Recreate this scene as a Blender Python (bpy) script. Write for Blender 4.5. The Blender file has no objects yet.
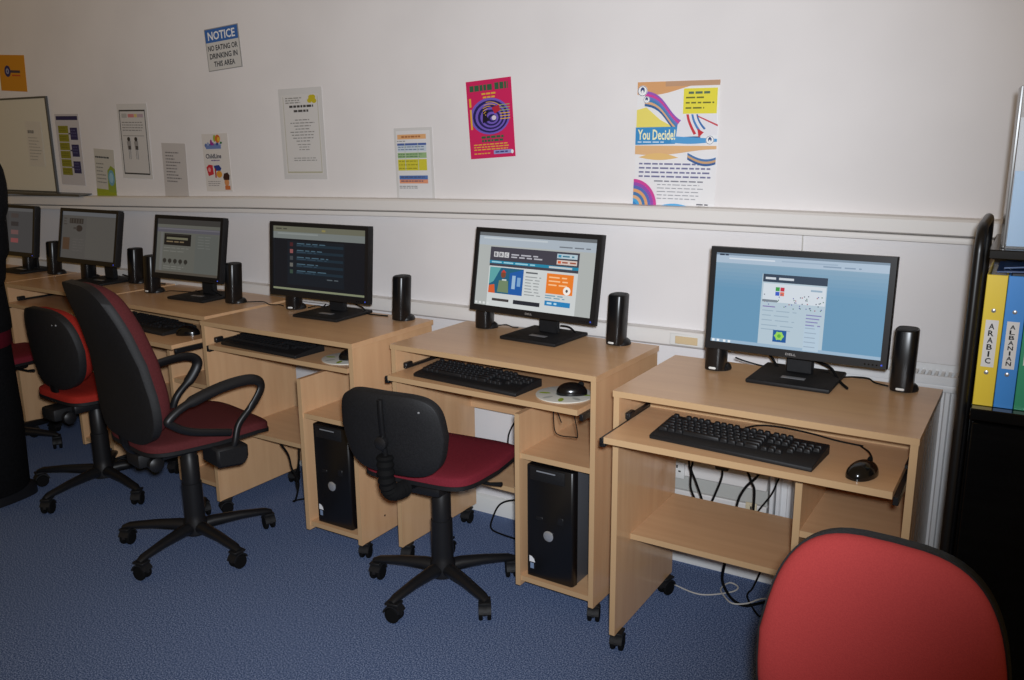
import bpy, bmesh, math, random
from mathutils import Vector, Matrix
from math import sin, cos, pi, radians as R
random.seed(7)
scene = bpy.context.scene
COL = scene.collection

# ------------------------------------------------------------------ colours and materials
def lin(r, g, b):
    f = lambda c: c/12.92 if c <= .04045 else ((c+.055)/1.055)**2.4
    return (f(r/255), f(g/255), f(b/255), 1)
MATS = {}
def mat(name, rgb, rough=.6, spec=.5, metal=0, coat=0):
    """plain procedural principled material, rgb = display colour of the thing itself"""
    if name in MATS: return MATS[name]
    m = bpy.data.materials.new(name); m.use_nodes = True
    b = m.node_tree.nodes['Principled BSDF']
    b.inputs['Base Color'].default_value = lin(*rgb) if max(rgb) > 1 else (*rgb, 1)
    b.inputs['Roughness'].default_value = rough
    b.inputs['Metallic'].default_value = metal
    b.inputs['Specular IOR Level'].default_value = spec
    if coat: b.inputs['Coat Weight'].default_value = coat
    MATS[name] = m
    return m
def noisy(name, c1, c2, scale=(30, 30, 30), rough=.6, spec=.4, bump=0, detail=4, bump_scale=None, lo=.35, hi=.65, dist=.002):
    if name in MATS: return MATS[name]
    m = mat(name, c1, rough, spec); nt = m.node_tree; N = nt.nodes; L = nt.links
    b = N['Principled BSDF']
    tc = N.new('ShaderNodeTexCoord'); mp = N.new('ShaderNodeMapping'); mp.inputs['Scale'].default_value = scale
    L.new(tc.outputs['Object'], mp.inputs['Vector'])
    nz = N.new('ShaderNodeTexNoise'); nz.inputs['Scale'].default_value = 1; nz.inputs['Detail'].default_value = detail
    L.new(mp.outputs['Vector'], nz.inputs['Vector'])
    cr = N.new('ShaderNodeValToRGB')
    cr.color_ramp.elements[0].position = lo; cr.color_ramp.elements[1].position = hi
    cr.color_ramp.elements[0].color = lin(*c1); cr.color_ramp.elements[1].color = lin(*c2)
    L.new(nz.outputs['Fac'], cr.inputs['Fac']); L.new(cr.outputs['Color'], b.inputs['Base Color'])
    if bump:
        bp = N.new('ShaderNodeBump'); bp.inputs['Strength'].default_value = bump; bp.inputs['Distance'].default_value = dist
        src = nz
        if bump_scale:
            mp2 = N.new('ShaderNodeMapping'); mp2.inputs['Scale'].default_value = bump_scale
            L.new(tc.outputs['Object'], mp2.inputs['Vector'])
            src = N.new('ShaderNodeTexNoise'); src.inputs['Scale'].default_value = 1; src.inputs['Detail'].default_value = 3
            L.new(mp2.outputs['Vector'], src.inputs['Vector'])
        L.new(src.outputs['Fac'], bp.inputs['Height']); L.new(bp.outputs['Normal'], b.inputs['Normal'])
    return m
def glow(rgb, k=1.0):
    """a lit pixel area of a computer screen"""
    n = 'screen_%d_%d_%d_%d' % (*rgb, int(k*100))
    if n in MATS: return MATS[n]
    m = mat(n, (6, 6, 7), .35, .25)
    b = m.node_tree.nodes['Principled BSDF']
    b.inputs['Emission Color'].default_value = lin(*rgb); b.inputs['Emission Strength'].default_value = k
    return m
def ink(rgb):
    return mat('print_%d_%d_%d' % rgb, rgb, .55, .3)

M_WALL = noisy('wall_paint', (226, 222, 221), (232, 228, 227), (3, 3, 3), .7, .25, .05, 3, (90, 90, 90))
M_CARPET = noisy('blue_carpet', (60, 81, 122), (140, 156, 190), (250, 250, 250), 0.95, .05, .12, 2, (330, 330, 330), .42, .64, .003)
M_WOOD = noisy('beech_laminate', (206, 163, 122), (216, 175, 133), (3, 34, 34), .30, .5, 0, 5, None, .3, .7)
M_WOODV = noisy('beech_laminate_upright', (206, 163, 122), (216, 175, 133), (34, 34, 3), .15, .5, 0, 5, None, .3, .7)
M_EDGE = mat('beech_edging', (190, 157, 118), .4, .4)
M_BLACK = mat('black_plastic', (24, 24, 26), .42, .4)
M_BLACKM = noisy('black_textured_plastic', (19, 19, 21), (26, 26, 28), (220, 220, 220), .6, .35, .15)
M_BLACKG = mat('black_gloss_plastic', (13, 13, 15), .18, .5)
M_RUBBER = mat('black_rubber', (13, 13, 14), .85, .15)
M_KEY = mat('key_plastic', (27, 27, 29), .5, .4)
M_GREYP = mat('grey_case_metal', (92, 94, 99), .4, .5, .3)
M_SILVER = mat('silver_badge', (190, 192, 196), .3, .5, .6)
M_WHITEP = mat('white_plastic', (225, 224, 220), .4, .4)
M_TRUNK = mat('white_trunking', (226, 222, 218), .45, .4)
M_RAD = mat('white_enamel', (226, 226, 226), .35, .5)
M_SLOT = mat('dark_slot', (60, 60, 58), .8, .1)
M_RED = noisy('bright_red_fabric', (162, 58, 58), (169, 62, 61), (420, 420, 420), .85, .15, .25, 3)
M_REDD = noisy('red_fabric', (108, 30, 42), (118, 36, 47), (260, 260, 260), .85, .15, .25, 3)
M_MAROON = noisy('maroon_fabric', (82, 36, 38), (92, 42, 44), (260, 260, 260), .88, .12, .25, 3)
M_ORANGE = noisy('orange_red_fabric', (146, 38, 30), (158, 44, 35), (260, 260, 260), .88, .12, .25, 3)
M_STEEL = mat('black_painted_steel', (17, 17, 19), .35, .5)
M_CAB = noisy('black_ash_board', (8, 8, 9), (11, 11, 12), (4, 60, 60), .2, .4)
M_PAPER = mat('white_paper', (228, 226, 224), .5, .35)
M_LAM = mat('laminate_pouch', (212, 210, 208), .22, .5)
M_CLOTH = noisy('black_cloth', (13, 13, 15), (19, 19, 21), (120, 120, 120), .9, .1, .3)

# ------------------------------------------------------------------ mesh building
class MB:
    def __init__(s): s.bm = bmesh.new(); s.mats = []
    def mi(s, m):
        if m not in s.mats: s.mats.append(m)
        return s.mats.index(m)
    def box(s, x0, x1, y0, y1, z0, z1, m, bev=0, seg=1):
        t = bmesh.new()
        bmesh.ops.create_cube(t, size=1)
        for v in t.verts:
            v.co = Vector(((x0+x1)/2+v.co.x*(x1-x0), (y0+y1)/2+v.co.y*(y1-y0), (z0+z1)/2+v.co.z*(z1-z0)))
        if bev: bmesh.ops.bevel(t, geom=t.edges[:], offset=bev, segments=seg, affect='EDGES', profile=.5)
        return s.merge(t, m)
    def merge(s, t, m, M=None, smooth=False):
        i = s.mi(m)
        if M: bmesh.ops.transform(t, matrix=M, verts=t.verts)
        mp = {v: s.bm.verts.new(v.co) for v in t.verts}
        out = []
        for f in t.faces:
            try: g = s.bm.faces.new([mp[v] for v in f.verts])
            except ValueError: continue
            g.material_index = i; g.smooth = smooth; out.append(g)
        t.free()
        return out
    def poly(s, pts, m, smooth=False):
        f = s.bm.faces.new([s.bm.verts.new(p) for p in pts]); f.material_index = s.mi(m); f.smooth = smooth
        return f
    def prism(s, pts, axis, a, b, m, bev=0):
        """pts: 2d outline, extruded along axis from a to b"""
        def P(p, t):
            return Vector({'x': (t, p[0], p[1]), 'y': (p[0], t, p[1]), 'z': (p[0], p[1], t)}[axis])
        t = bmesh.new(); n = len(pts)
        A = [t.verts.new(P(p, a)) for p in pts]; B = [t.verts.new(P(p, b)) for p in pts]
        t.faces.new(A); t.faces.new(B[::-1])
        for i in range(n): t.faces.new((A[i], B[i], B[(i+1) % n], A[(i+1) % n]))
        bmesh.ops.recalc_face_normals(t, faces=t.faces[:])
        if bev: bmesh.ops.bevel(t, geom=t.edges[:], offset=bev, segments=1, affect='EDGES')
        return s.merge(t, m)
    def cyl(s, p0, p1, r0, m, r1=None, n=20, bev=0):
        r1 = r0 if r1 is None else r1
        return s.tube([p0, p1], [r0, r1], m, n)
    def tube(s, path, rad, m, n=10, squash=(1, 1), up=None, cap=True, closed=False):
        i = s.mi(m); path = [Vector(p) for p in path]; k = len(path)
        if not hasattr(rad, '__len__'): rad = [rad]*k
        rings = []; prev = None
        for j, p in enumerate(path):
            if closed: d = path[(j+1) % k]-path[j-1]
            else: d = path[min(j+1, k-1)]-path[max(j-1, 0)]
            d.normalize()
            if prev is None:
                u = Vector(up) if up else (Vector((0, 0, 1)) if abs(d.z) < .9 else Vector((0, 1, 0)))
            else: u = prev
            u = (u-d*u.dot(d)).normalized(); prev = u
            w = d.cross(u)
            q = rad[j] if hasattr(rad[j], '__len__') else (rad[j]*squash[0], rad[j]*squash[1])
            rings.append([s.bm.verts.new(p+w*(cos(2*pi*a/n)*q[0])+u*(sin(2*pi*a/n)*q[1])) for a in range(n)])
        rng = range(k if closed else k-1)
        for j in rng:
            A, B = rings[j], rings[(j+1) % k]
            for a in range(n):
                f = s.bm.faces.new((A[a], A[(a+1) % n], B[(a+1) % n], B[a])); f.material_index = i; f.smooth = True
        if cap and not closed:
            for rg in (rings[0][::-1], rings[-1]):
                f = s.bm.faces.new(rg); f.material_index = i
    def lathe(s, prof, m, c=(0, 0, 0), n=24, axis='z'):
        i = s.mi(m); rings = []
        for r, h in prof:
            ring = []
            for a in range(n):
                x, y = r*cos(2*pi*a/n), r*sin(2*pi*a/n)
                p = {'z': (x, y, h), 'x': (h, x, y), 'y': (x, h, y)}[axis]
                ring.append(s.bm.verts.new(Vector(p)+Vector(c)))
            rings.append(ring)
        for A, B in zip(rings, rings[1:]):
            for a in range(n):
                f = s.bm.faces.new((A[a], A[(a+1) % n], B[(a+1) % n], B[a])); f.material_index = i; f.smooth = True
        for rg in (rings[0], rings[-1]):
            f = s.bm.faces.new(rg); f.material_index = i
    def pad(s, outline, top, bot, m, fn, rings=(0.0, .3, .55, .75, .88, .95, .985, 1.0)):
        """cushion: outline 2d loop around (0,0); top(s)/bot(s) heights by ring; fn maps (a,b,c) to 3d"""
        i = s.mi(m); n = len(outline); faces = []
        def side(h):
            rs = []
            for q in rings[1:]:
                rs.append([s.bm.verts.new(fn(a*q, b*q, h(q))) for a, b in outline])
            c = s.bm.verts.new(fn(0, 0, h(0)))
            for a in range(n): faces.append(s.bm.faces.new((c, rs[0][a], rs[0][(a+1) % n])))
            for A, B in zip(rs, rs[1:]):
                for a in range(n): faces.append(s.bm.faces.new((A[a], B[a], B[(a+1) % n], A[(a+1) % n])))
            return rs[-1]
        A = side(top); B = side(bot)
        for a in range(n): faces.append(s.bm.faces.new((A[a], B[a], B[(a+1) % n], A[(a+1) % n])))
        for f in faces: f.material_index = i; f.smooth = True
    def build(s, name, parent=None, loc=None, rot=None, sharp=40):
        bm = s.bm
        bmesh.ops.recalc_face_normals(bm, faces=bm.faces[:])
        me = bpy.data.meshes.new(name); bm.to_mesh(me); bm.free()
        for m in s.mats: me.materials.append(m)
        me.set_sharp_from_angle(angle=R(sharp))
        return link(name, me, parent, loc, rot)
def link(name, me, parent=None, loc=None, rot=None):
    o = bpy.data.objects.new(name, me); COL.objects.link(o)
    if parent: o.parent = parent
    if loc: o.location = loc
    if rot: o.rotation_euler = rot
    return o
def tag(o, label, cat, group=None):
    o['label'] = label; o['category'] = cat
    if group: o['group'] = group
    return o
def thing(name, label, cat, loc=(0, 0, 0), rz=0, group=None):
    o = bpy.data.objects.new(name, None); COL.objects.link(o); o.empty_display_size = .05
    o.location = loc; o.rotation_euler = (0, 0, rz)
    return tag(o, label, cat, group)
def struct(o): o['kind'] = 'structure'; return o
def rbox(name, parent, b, m, bev=.0015, seg=1, **k):
    t = MB(); t.box(*b, m, bev, seg); return t.build(name, parent, **k)
def curve_pts(pts, n=8, closed=False):
    P = [Vector(p) for p in pts]; k = len(P); out = []
    for i in range(k if closed else k-1):
        if closed: p0, p1, p2, p3 = P[i-1], P[i], P[(i+1) % k], P[(i+2) % k]
        else: p0, p1, p2, p3 = P[max(i-1, 0)], P[i], P[i+1], P[min(i+2, k-1)]
        for j in range(n):
            t = j/n
            out.append(.5*((2*p1)+(p2-p0)*t+(2*p0-5*p1+4*p2-p3)*t*t+(3*p1-p0-3*p2+p3)*t**3))
    if not closed: out.append(P[-1])
    return out
def superell(w, h, n=4.0, N=48, taper=0.0, taper_bot=0.0):
    o = []
    for i in range(N):
        a = 2*pi*i/N; c, s_ = cos(a), sin(a)
        x = math.copysign(abs(c)**(2/n), c); y = math.copysign(abs(s_)**(2/n), s_)
        k = (1-taper*max(0, y)-taper_bot*max(0, -y)) if taper < .35 else 1-taper*(y+1)/2-taper_bot*max(0, -y)**4
        o.append((x*w/2*k, y*h/2))
    return o

# ------------------------------------------------------------------ text meshes (built-in font)
_TX = {}
def text_mesh(t):
    if t not in _TX:
        cu = bpy.data.curves.new('t', 'FONT'); cu.body = t; cu.resolution_u = 2; cu.offset = .022
        ob = bpy.data.objects.new('t', cu); COL.objects.link(ob)
        dg = bpy.context.evaluated_depsgraph_get()
        me = ob.evaluated_get(dg).to_mesh()
        vs = [tuple(v.co[:2]) for v in me.vertices]; fs = [tuple(p.vertices) for p in me.polygons]
        ob.evaluated_get(dg).to_mesh_clear()
        bpy.data.objects.remove(ob); bpy.data.curves.remove(cu)
        xs = [v[0] for v in vs]; ys = [v[1] for v in vs]
        x0, y0, w, h = min(xs), min(ys), max(xs)-min(xs), max(ys)-min(ys)
        _TX[t] = ([((x-x0)/w, (y-y0)/h) for x, y in vs], fs)
    return _TX[t]
class Sheet(MB):
    """printed flat thing: local x right, z up, printed side towards -y; fractions with y down"""
    E = .00035
    def __init__(s, w, h, base, thick=.0012):
        MB.__init__(s); s.w, s.h = w, h
        s.box(-w/2, w/2, 0, thick, -h/2, h/2, base)
    CNT = 0; DU = 0
    def P(s, u, v, l):
        l = l+s.CNT*.04; u = min(max(u+s.DU, 0), 1); v = min(max(v, 0), 1)
        return (-s.w/2+u*s.w, -s.E*l, s.h/2-v*s.h)
    def rect(s, u0, v0, u1, v1, m, l=1):
        s.CNT += 1
        s.poly([s.P(u0, v0, l), s.P(u0, v1, l), s.P(u1, v1, l), s.P(u1, v0, l)], m)
    def shape(s, pts, m, l=1):
        s.CNT += 1; s.poly([s.P(u, v, l) for u, v in pts], m)
    def disc(s, cu, cv, ru, rv, m, l=1, n=20): s.shape([(cu+ru*cos(2*pi*i/n), cv+rv*sin(2*pi*i/n)) for i in range(n)], m, l)
    def band(s, up, lo, m, l=1):
        s.CNT += 1
        for (a, b), (c, d) in zip(zip(up, up[1:]), zip(lo, lo[1:])): s.shape([a, c, d, b], m, l)
    def ring(s, cu, cv, r0, r1, m, l=1, a0=0, a1=360, n=24, asp=1):
        A = [R(a0+(a1-a0)*i/n) for i in range(n+1)]
        s.band([(cu+r1*cos(a), cv-r1*asp*sin(a)) for a in A], [(cu+r0*cos(a), cv-r0*asp*sin(a)) for a in A], m, l)
    def text(s, t, u0, v0, u1, v1, m, l=3):
        s.CNT += 1
        vs, fs = text_mesh(t); i = s.mi(m)
        V = [s.bm.verts.new(s.P(u0+x*(u1-u0), v1-y*(v1-v0), l)) for x, y in vs]
        for f in fs:
            try: g = s.bm.faces.new([V[k] for k in f]); g.material_index = i
            except ValueError: pass
    def words(s, u0, v0, u1, n, dv, h, m, l=2, fill=.8, center=False):
        """rows of small print too small to read"""
        for k in range(n):
            v = v0+k*dv; full = (u1-u0)*random.uniform(fill, 1)
            x = u0+((u1-u0)-full)/2 if center else u0
            e = x+full
            while x < e-.01:
                w = min(random.uniform(.04, .11), e-x); s.rect(x, v, x+w, v+h, m, l); x += w+.018

# ------------------------------------------------------------------ room
WY = 2.536
o = MB(); o.box(-7.0, 1.6, WY, WY+.15, 0, 2.7, M_WALL); struct(o.build('wall_back'))
o = MB(); o.box(-7.0, 1.6, -1.2, WY+.15, -.1, 0, M_CARPET); struct(o.build('floor'))
# dado trunking along the wall
t = MB()
LINE = [(-7.0, -.085), (-5.2, -.065), (-4.07, -.045), (-3.18, -.026), (-2.8, -.016), (-2.0, -.002), (-1.39, .006), (-.67, .002), (-.13, -.004), (.6, -.010), (1.6, -.016)]
for prof in ([(WY, 1.168), (WY-.044, 1.166), (WY-.05, 1.160), (WY-.05, 1.126), (WY-.044, 1.122), (WY, 1.120)], [(WY, 1.1195), (WY-.044, 1.1185), (WY-.046, 1.115), (WY-.044, 1.103), (WY, 1.101)]):
    i = t.mi(M_TRUNK); rg = [[t.bm.verts.new((x, y, z+dz)) for y, z in prof] for x, dz in LINE]
    for A, B in zip(rg, rg[1:]):
        for a in range(len(prof)): t.bm.faces.new((A[a], A[(a+1) % len(prof)], B[(a+1) % len(prof)], B[a]))
    t.bm.faces.new(rg[0]); t.bm.faces.new(rg[-1])
struct(t.build('trim_1'))
# lower trunking at desk height, left of the radiator
t = MB()
t.prism([(WY, .788), (WY-.035, .786), (WY-.04, .780), (WY-.04, .742), (WY-.035, .737), (WY, .735)], 'x', -7.0, -.735, M_TRUNK)
struct(t.build('trim_2'))
t = MB()
t.box(-1.1, -.60, WY-.05, WY, .318, .358, M_TRUNK, .003)
t.box(-1.1, -.60, WY-.036, WY, .268, .317, mat('trunking_lid', (186, 186, 180), .45, .4))
t.box(-1.1, -.60, WY-.044, WY, .225, .265, M_TRUNK, .003)
struct(t.build('trim_3'))
t = MB(); t.prism([(WY, 0), (WY-.016, 0), (WY-.016, .055), (WY-.008, .066), (WY, .068)], 'x', -7.0, 1.6, M_WHITEP)
struct(t.build('baseboard_back'))

# ------------------------------------------------------------------ radiator
rad = thing('radiator', 'white ribbed panel radiator with top grille behind the rightmost desk', 'radiator', (-.135, WY-.002, 0))
x0, x1 = -.445, .75
t = MB()
prof = []
n = 36
for i in range(n):
    a = x0+.02+(x1-x0-.04)*i/n; d = (x1-x0-.04)/n
    prof += [(a, -.098), (a+d*.30, -.098), (a+d*.42, -.088), (a+d*.88, -.088)]
prof += [(x1-.02, -.098), (x1-.02, -.078), (x0+.02, -.078)]
t.prism(prof, 'z', .12, .715, M_RAD); t.build('panel', rad)
t = MB(); t.box(x0, x1, -.1, -.03, .715, .735, M_RAD, .004, 2); t.box(x0, x0+.014, -.1, -.03, .12, .735, M_RAD, .003); t.box(x1-.014, x1, -.1, -.03, .12, .735, M_RAD, .003)
t.box(x0+.1, x0+.14, -.03, 0, .2, .6, M_RAD); t.box(x1-.14, x1-.1, -.03, 0, .2, .6, M_RAD)
t.build('casing', rad)
t = MB()
t.box(x0, x1, -.1, -.094, .735, .758, M_RAD); t.box(x0, x1, -.036, -.03, .735, .775, M_RAD)
k = int((x1-x0)/.016)
for i in range(k):
    a = x0+(x1-x0)*i/k; t.box(a, a+.008, -.094, -.036, .752, .757, M_RAD)
t.box(x0, x1, -.093, -.037, .7355, .737, M_SLOT)
t.build('grille', rad)

# ------------------------------------------------------------------ desks
W, D, H, T = .714, .424, .75, .016
DESK = {'A': (-.862, 1.924, -.016), 'B': (-1.684, 2.048, -.038), 'C': (-2.510, 1.998, -.014),
        'D': (-3.272, 2.088, -.045), 'E': (-4.005, 2.13, -.01), 'F': (-4.735, 2.15, 0)}
def dp(k, u, v, z=H):
    x, y, a = DESK[k]; return Vector((x+u*cos(a)-v*sin(a), y+u*sin(a)+v*cos(a), z))
def caster_mb():
    t = MB(); t.cyl((0, 0, .032), (0, 0, .057), .006, M_BLACKM, n=8)
    t.box(-.016, .016, -.02, .02, .052, .058, M_BLACKM, .001)
    # hood
    pts = [(-.024, .024)]+[(.026*cos(a)-.002, .024+.026*sin(a)) for a in [R(q) for q in range(160, -1, -20)]]
    t.prism(pts, 'x', -.005, .005, M_BLACKM)
    pts = [(.027*cos(R(q)), .024+.027*sin(R(q))) for q in range(20, 171, 15)]+[(.023*cos(R(q)), .024+.023*sin(R(q))) for q in range(170, 19, -15)]
    t.prism(pts, 'x', -.017, .017, M_BLACKM)
    return t
def wheel_mb():
    t = MB(); t.lathe([(.012, -.0055), (.020, -.0055), (.022, -.003), (.022, .003), (.020, .0055), (.012, .0055)], M_RUBBER, (0, 0, 0), 18, 'x'); return t
CASTER = WHEEL = None
def caster(parent, x, y, rz, z=0, sc=1):
    global CASTER, WHEEL
    if CASTER is None:
        c = caster_mb().build('caster', parent); CASTER = c.data
        w = wheel_mb().build('wheel', c); WHEEL = w.data
    else:
        c = link('caster', CASTER, parent); w = link('wheel', WHEEL, c)
    w2 = link('wheel', WHEEL, c)
    w.location = (-.0115, 0, .0222); w2.location = (.0115, 0, .0222)
    c.location = (x, y, z); c.rotation_euler = (0, 0, rz); c.scale = (sc, sc, sc)
    return c
def panel(parent, name, x0, x1, y0, y1, z0, z1, m, edge=None):
    """laminate board with a paler edging strip on its front edge"""
    t = MB(); t.box(x0, x1, y0+.0012, y1, z0, z1, m)
    t.box(x0, x1, y0, y0+.0012, z0, z1, M_EDGE)
    return t.build(name, parent)
def make_desk(k, label, ty=0.0, W=.714, D=.424):
    x, y, a = DESK[k]
    d = thing('computer_desk', label, 'desk', (x, y, 0), a, 'mobile computer desks')
    panel(d, 'desk_top', -.0015, W+.0015, -.003, D, H-T, H, M_WOOD)
    panel(d, 'side_panel', 0, T, 0, {'B': D+.008, 'C': D-.022}.get(k, D-.008), .057, H-T, M_WOODV)
    panel(d, 'side_panel', W-T, W, 0, D-.008, .057, H-T, M_WOODV)
    panel(d, 'divider_panel', .463, .463+T, 0, D-.02, .057, .60, M_WOODV)
    panel(d, 'lower_shelf', T, .463, .09, .41, .306, .306+T, M_WOOD)
    panel(d, 'tower_shelf', .463+T, W-T, .006, .40, .464, .464+T, M_WOOD)
    panel(d, 'base_shelf', .463+T, W-T, .006, .40, .072, .072+T, M_WOOD)
    rbox('back_rail', d, (T, W-T, .398, .412, .56 if k == 'C' else .44, H-T), M_WOOD, 0)
    if k in 'ABC':
        h = MB(); h.lathe([(.0035, 0), (.0035, .001)], M_RUBBER, (W, .12, .12), 10, 'x'); h.build('screw_cap', d)
    # sliding keyboard tray
    t = MB(); t.box(.028, W-.028, ty+.0012, ty+.30, .648, .664, M_WOOD); t.box(.028, W-.028, ty, ty+.0012, .648, .664, M_EDGE)
    t.box(.028, W-.028, ty+.288, ty+.30, .664, .684, M_EDGE)
    tr = t.build('keyboard_tray', d)
    for sx in (0, 1):
        xa, xb = (.0165, .0275) if sx == 0 else (W-.0275, W-.0165)
        t = MB(); t.box(xa, xb, ty-.001+.01*sx, ty+.30, .642-.010*sx, .660-.010*sx, M_BLACK, .001)
        if sx == 0: t.box(xa, xb+.004, ty-.001, ty+.02, .638, .648, M_BLACK, .001)
        t.build('slide_rail', tr)
    for sx in (0, 1):
        xa, xb = (T, T+.011) if sx == 0 else (W-T-.011, W-T)
        t = MB(); t.box(xa, xb, .04, .36, .664, .672, M_BLACK); t.box(xa, xb, .24, .28, .672, H-T, M_BLACK, .003)
        if sx == 0: t.box(xa, xb+.004, .035, .07, .664, .684, M_BLACK, .003)
        t.build('slide_bracket', d)
    for px, py in ((.012, .03), (W-.012, .03), (.012, D-.045), (W-.012, D-.045)):
        caster(d, px, py, R(random.choice((20, -25, 10, 160))))
    return d
TRAY = {'A': -.113, 'B': -.052, 'C': .002, 'D': -.13, 'E': -.02, 'F': -.02}
DL = {'A': 'beech computer desk in front of the radiator, keyboard tray pulled out, nearest the binder shelves',
      'B': 'beech computer desk with a black tower showing, behind the low-backed office chair',
      'C': 'beech computer desk with keyboard tray pushed in, third desk from the right',
      'D': 'beech computer desk behind the high-backed armchair, tray pulled out, fourth from the right',
      'E': 'dim beech computer desk with only its top showing, fifth desk from the right',
      'F': 'dim beech computer desk at the far left end, beside the person in black'}
for k in 'ABCDEF': make_desk(k, DL[k], TRAY[k], {'A': .710, 'B': .727, 'C': .718}.get(k, .714), {'B': .412}.get(k, .424))

# ------------------------------------------------------------------ monitors
def make_monitor(k, label, u, v, w, h, zc, yaw, tilt, page):
    b = Vector((u, v, H)); a = 0
    mo = thing('computer_monitor', label, 'monitor', b, a+yaw, 'flat screen monitors')
    rb = (H, )
    t = MB()
    t.box(-.106, .106, -.045, .155, .0005, .012, M_BLACKM, .004, 2)
    st = t.build('stand_base', mo)
    t = MB(); t.box(-.03, .03, .012, .030, .012, .0128, M_SILVER); t.build('base_sticker', st)
    t = MB(); t.prism([(-.034, .012), (.034, .012), (.034, zc-H+.03), (-.034, zc-H+.03)], 'y', .075, .098, M_BLACKM, .003); t.prism([(-.034, zc-H-.04), (.034, zc-H-.04), (.034, zc-H+.04), (-.034, zc-H+.04)], 'y', .02, .08, M_BLACKM, .003)
    t.build('neck', mo)
    # head, tilted backwards; local origin at its centre
    hd = MB()
    bz = .0155; bb = .021
    W2, H2 = w/2, h/2
    def ring(x0, x1, z0, z1, X0, X1, Z0, Z1, y0, y1, m):
        hd.box(X0, X1, y0, y1, Z1, z1, m, .0015) if False else None
    # bezel frame: four mitred bars
    O = [(-W2, -H2), (W2, -H2), (W2, H2), (-W2, H2)]
    I = [(-W2+bz, -H2+bb), (W2-bz, -H2+bb), (W2-bz, H2-bz), (-W2+bz, H2-bz)]
    i = hd.mi(M_BLACK)
    def V(p, y): return hd.bm.verts.new((p[0], y, p[1]))
    Of = [V((p[0]*.994, p[1]*.99), -.012) for p in O]; Om = [V(p, -.008) for p in O]; Ob = [V(p, .012) for p in O]
    If = [V(p, -.012) for p in I]; Ib = [V(p, -.006) for p in I]
    for j in range(4):
        q = (j+1) % 4
        for f in ((Of[j], Of[q], If[q], If[j]), (Om[j], Om[q], Of[q], Of[j]), (Ob[j], Ob[q], Om[q], Om[j]), (If[j], If[q], Ib[q], Ib[j])):
            hd.bm.faces.new(f).material_index = i
    bz_o = hd.build('bezel', mo, (0, 0, zc-H), (-tilt, 0, 0))
    hb = MB()
    hb.prism([(-W2+.004, -H2+.004), (W2-.004, -H2+.004), (W2-.004, H2-.004), (-W2+.004, H2-.004)], 'y', .004, .022, M_BLACKM, .004)
    hb.prism([(-W2*.7, -H2*.72), (W2*.7, -H2*.72), (W2*.7, H2*.72), (-W2*.7, H2*.72)], 'y', .02, .042, M_BLACKM, .008)
    hb.build('rear_housing', bz_o)
    sw, sh = w-2*bz, h-bz-bb
    s = Sheet(sw, sh, glow((8, 9, 11), 1), .004)
    page(s)
    s.build('screen', bz_o, (0, -.0062, (bb-bz)/2))
    for j in range(4):
        t = MB(); t.cyl((W2-.05+j*.009, -.0125, -H2+.009), (W2-.05+j*.009, -.0105, -H2+.009), .0022, M_BLACKG, n=8)
        t.build('button', bz_o)
    t = MB(); t.cyl((W2-.012, -.0127, -H2+.010), (W2-.012, -.0105, -H2+.010), .0022, glow((70, 90, 220), 1), n=8); t.build('power_light', bz_o)
    if k in 'AB':
        s = Sheet(.026, .006, M_BLACK, .0003)
        s.text('DELL', .0, .02, 1, .98, M_SILVER, 1); s.build('badge', bz_o, (0, -.0124, -H2+.010))
    return mo
G = glow
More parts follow.
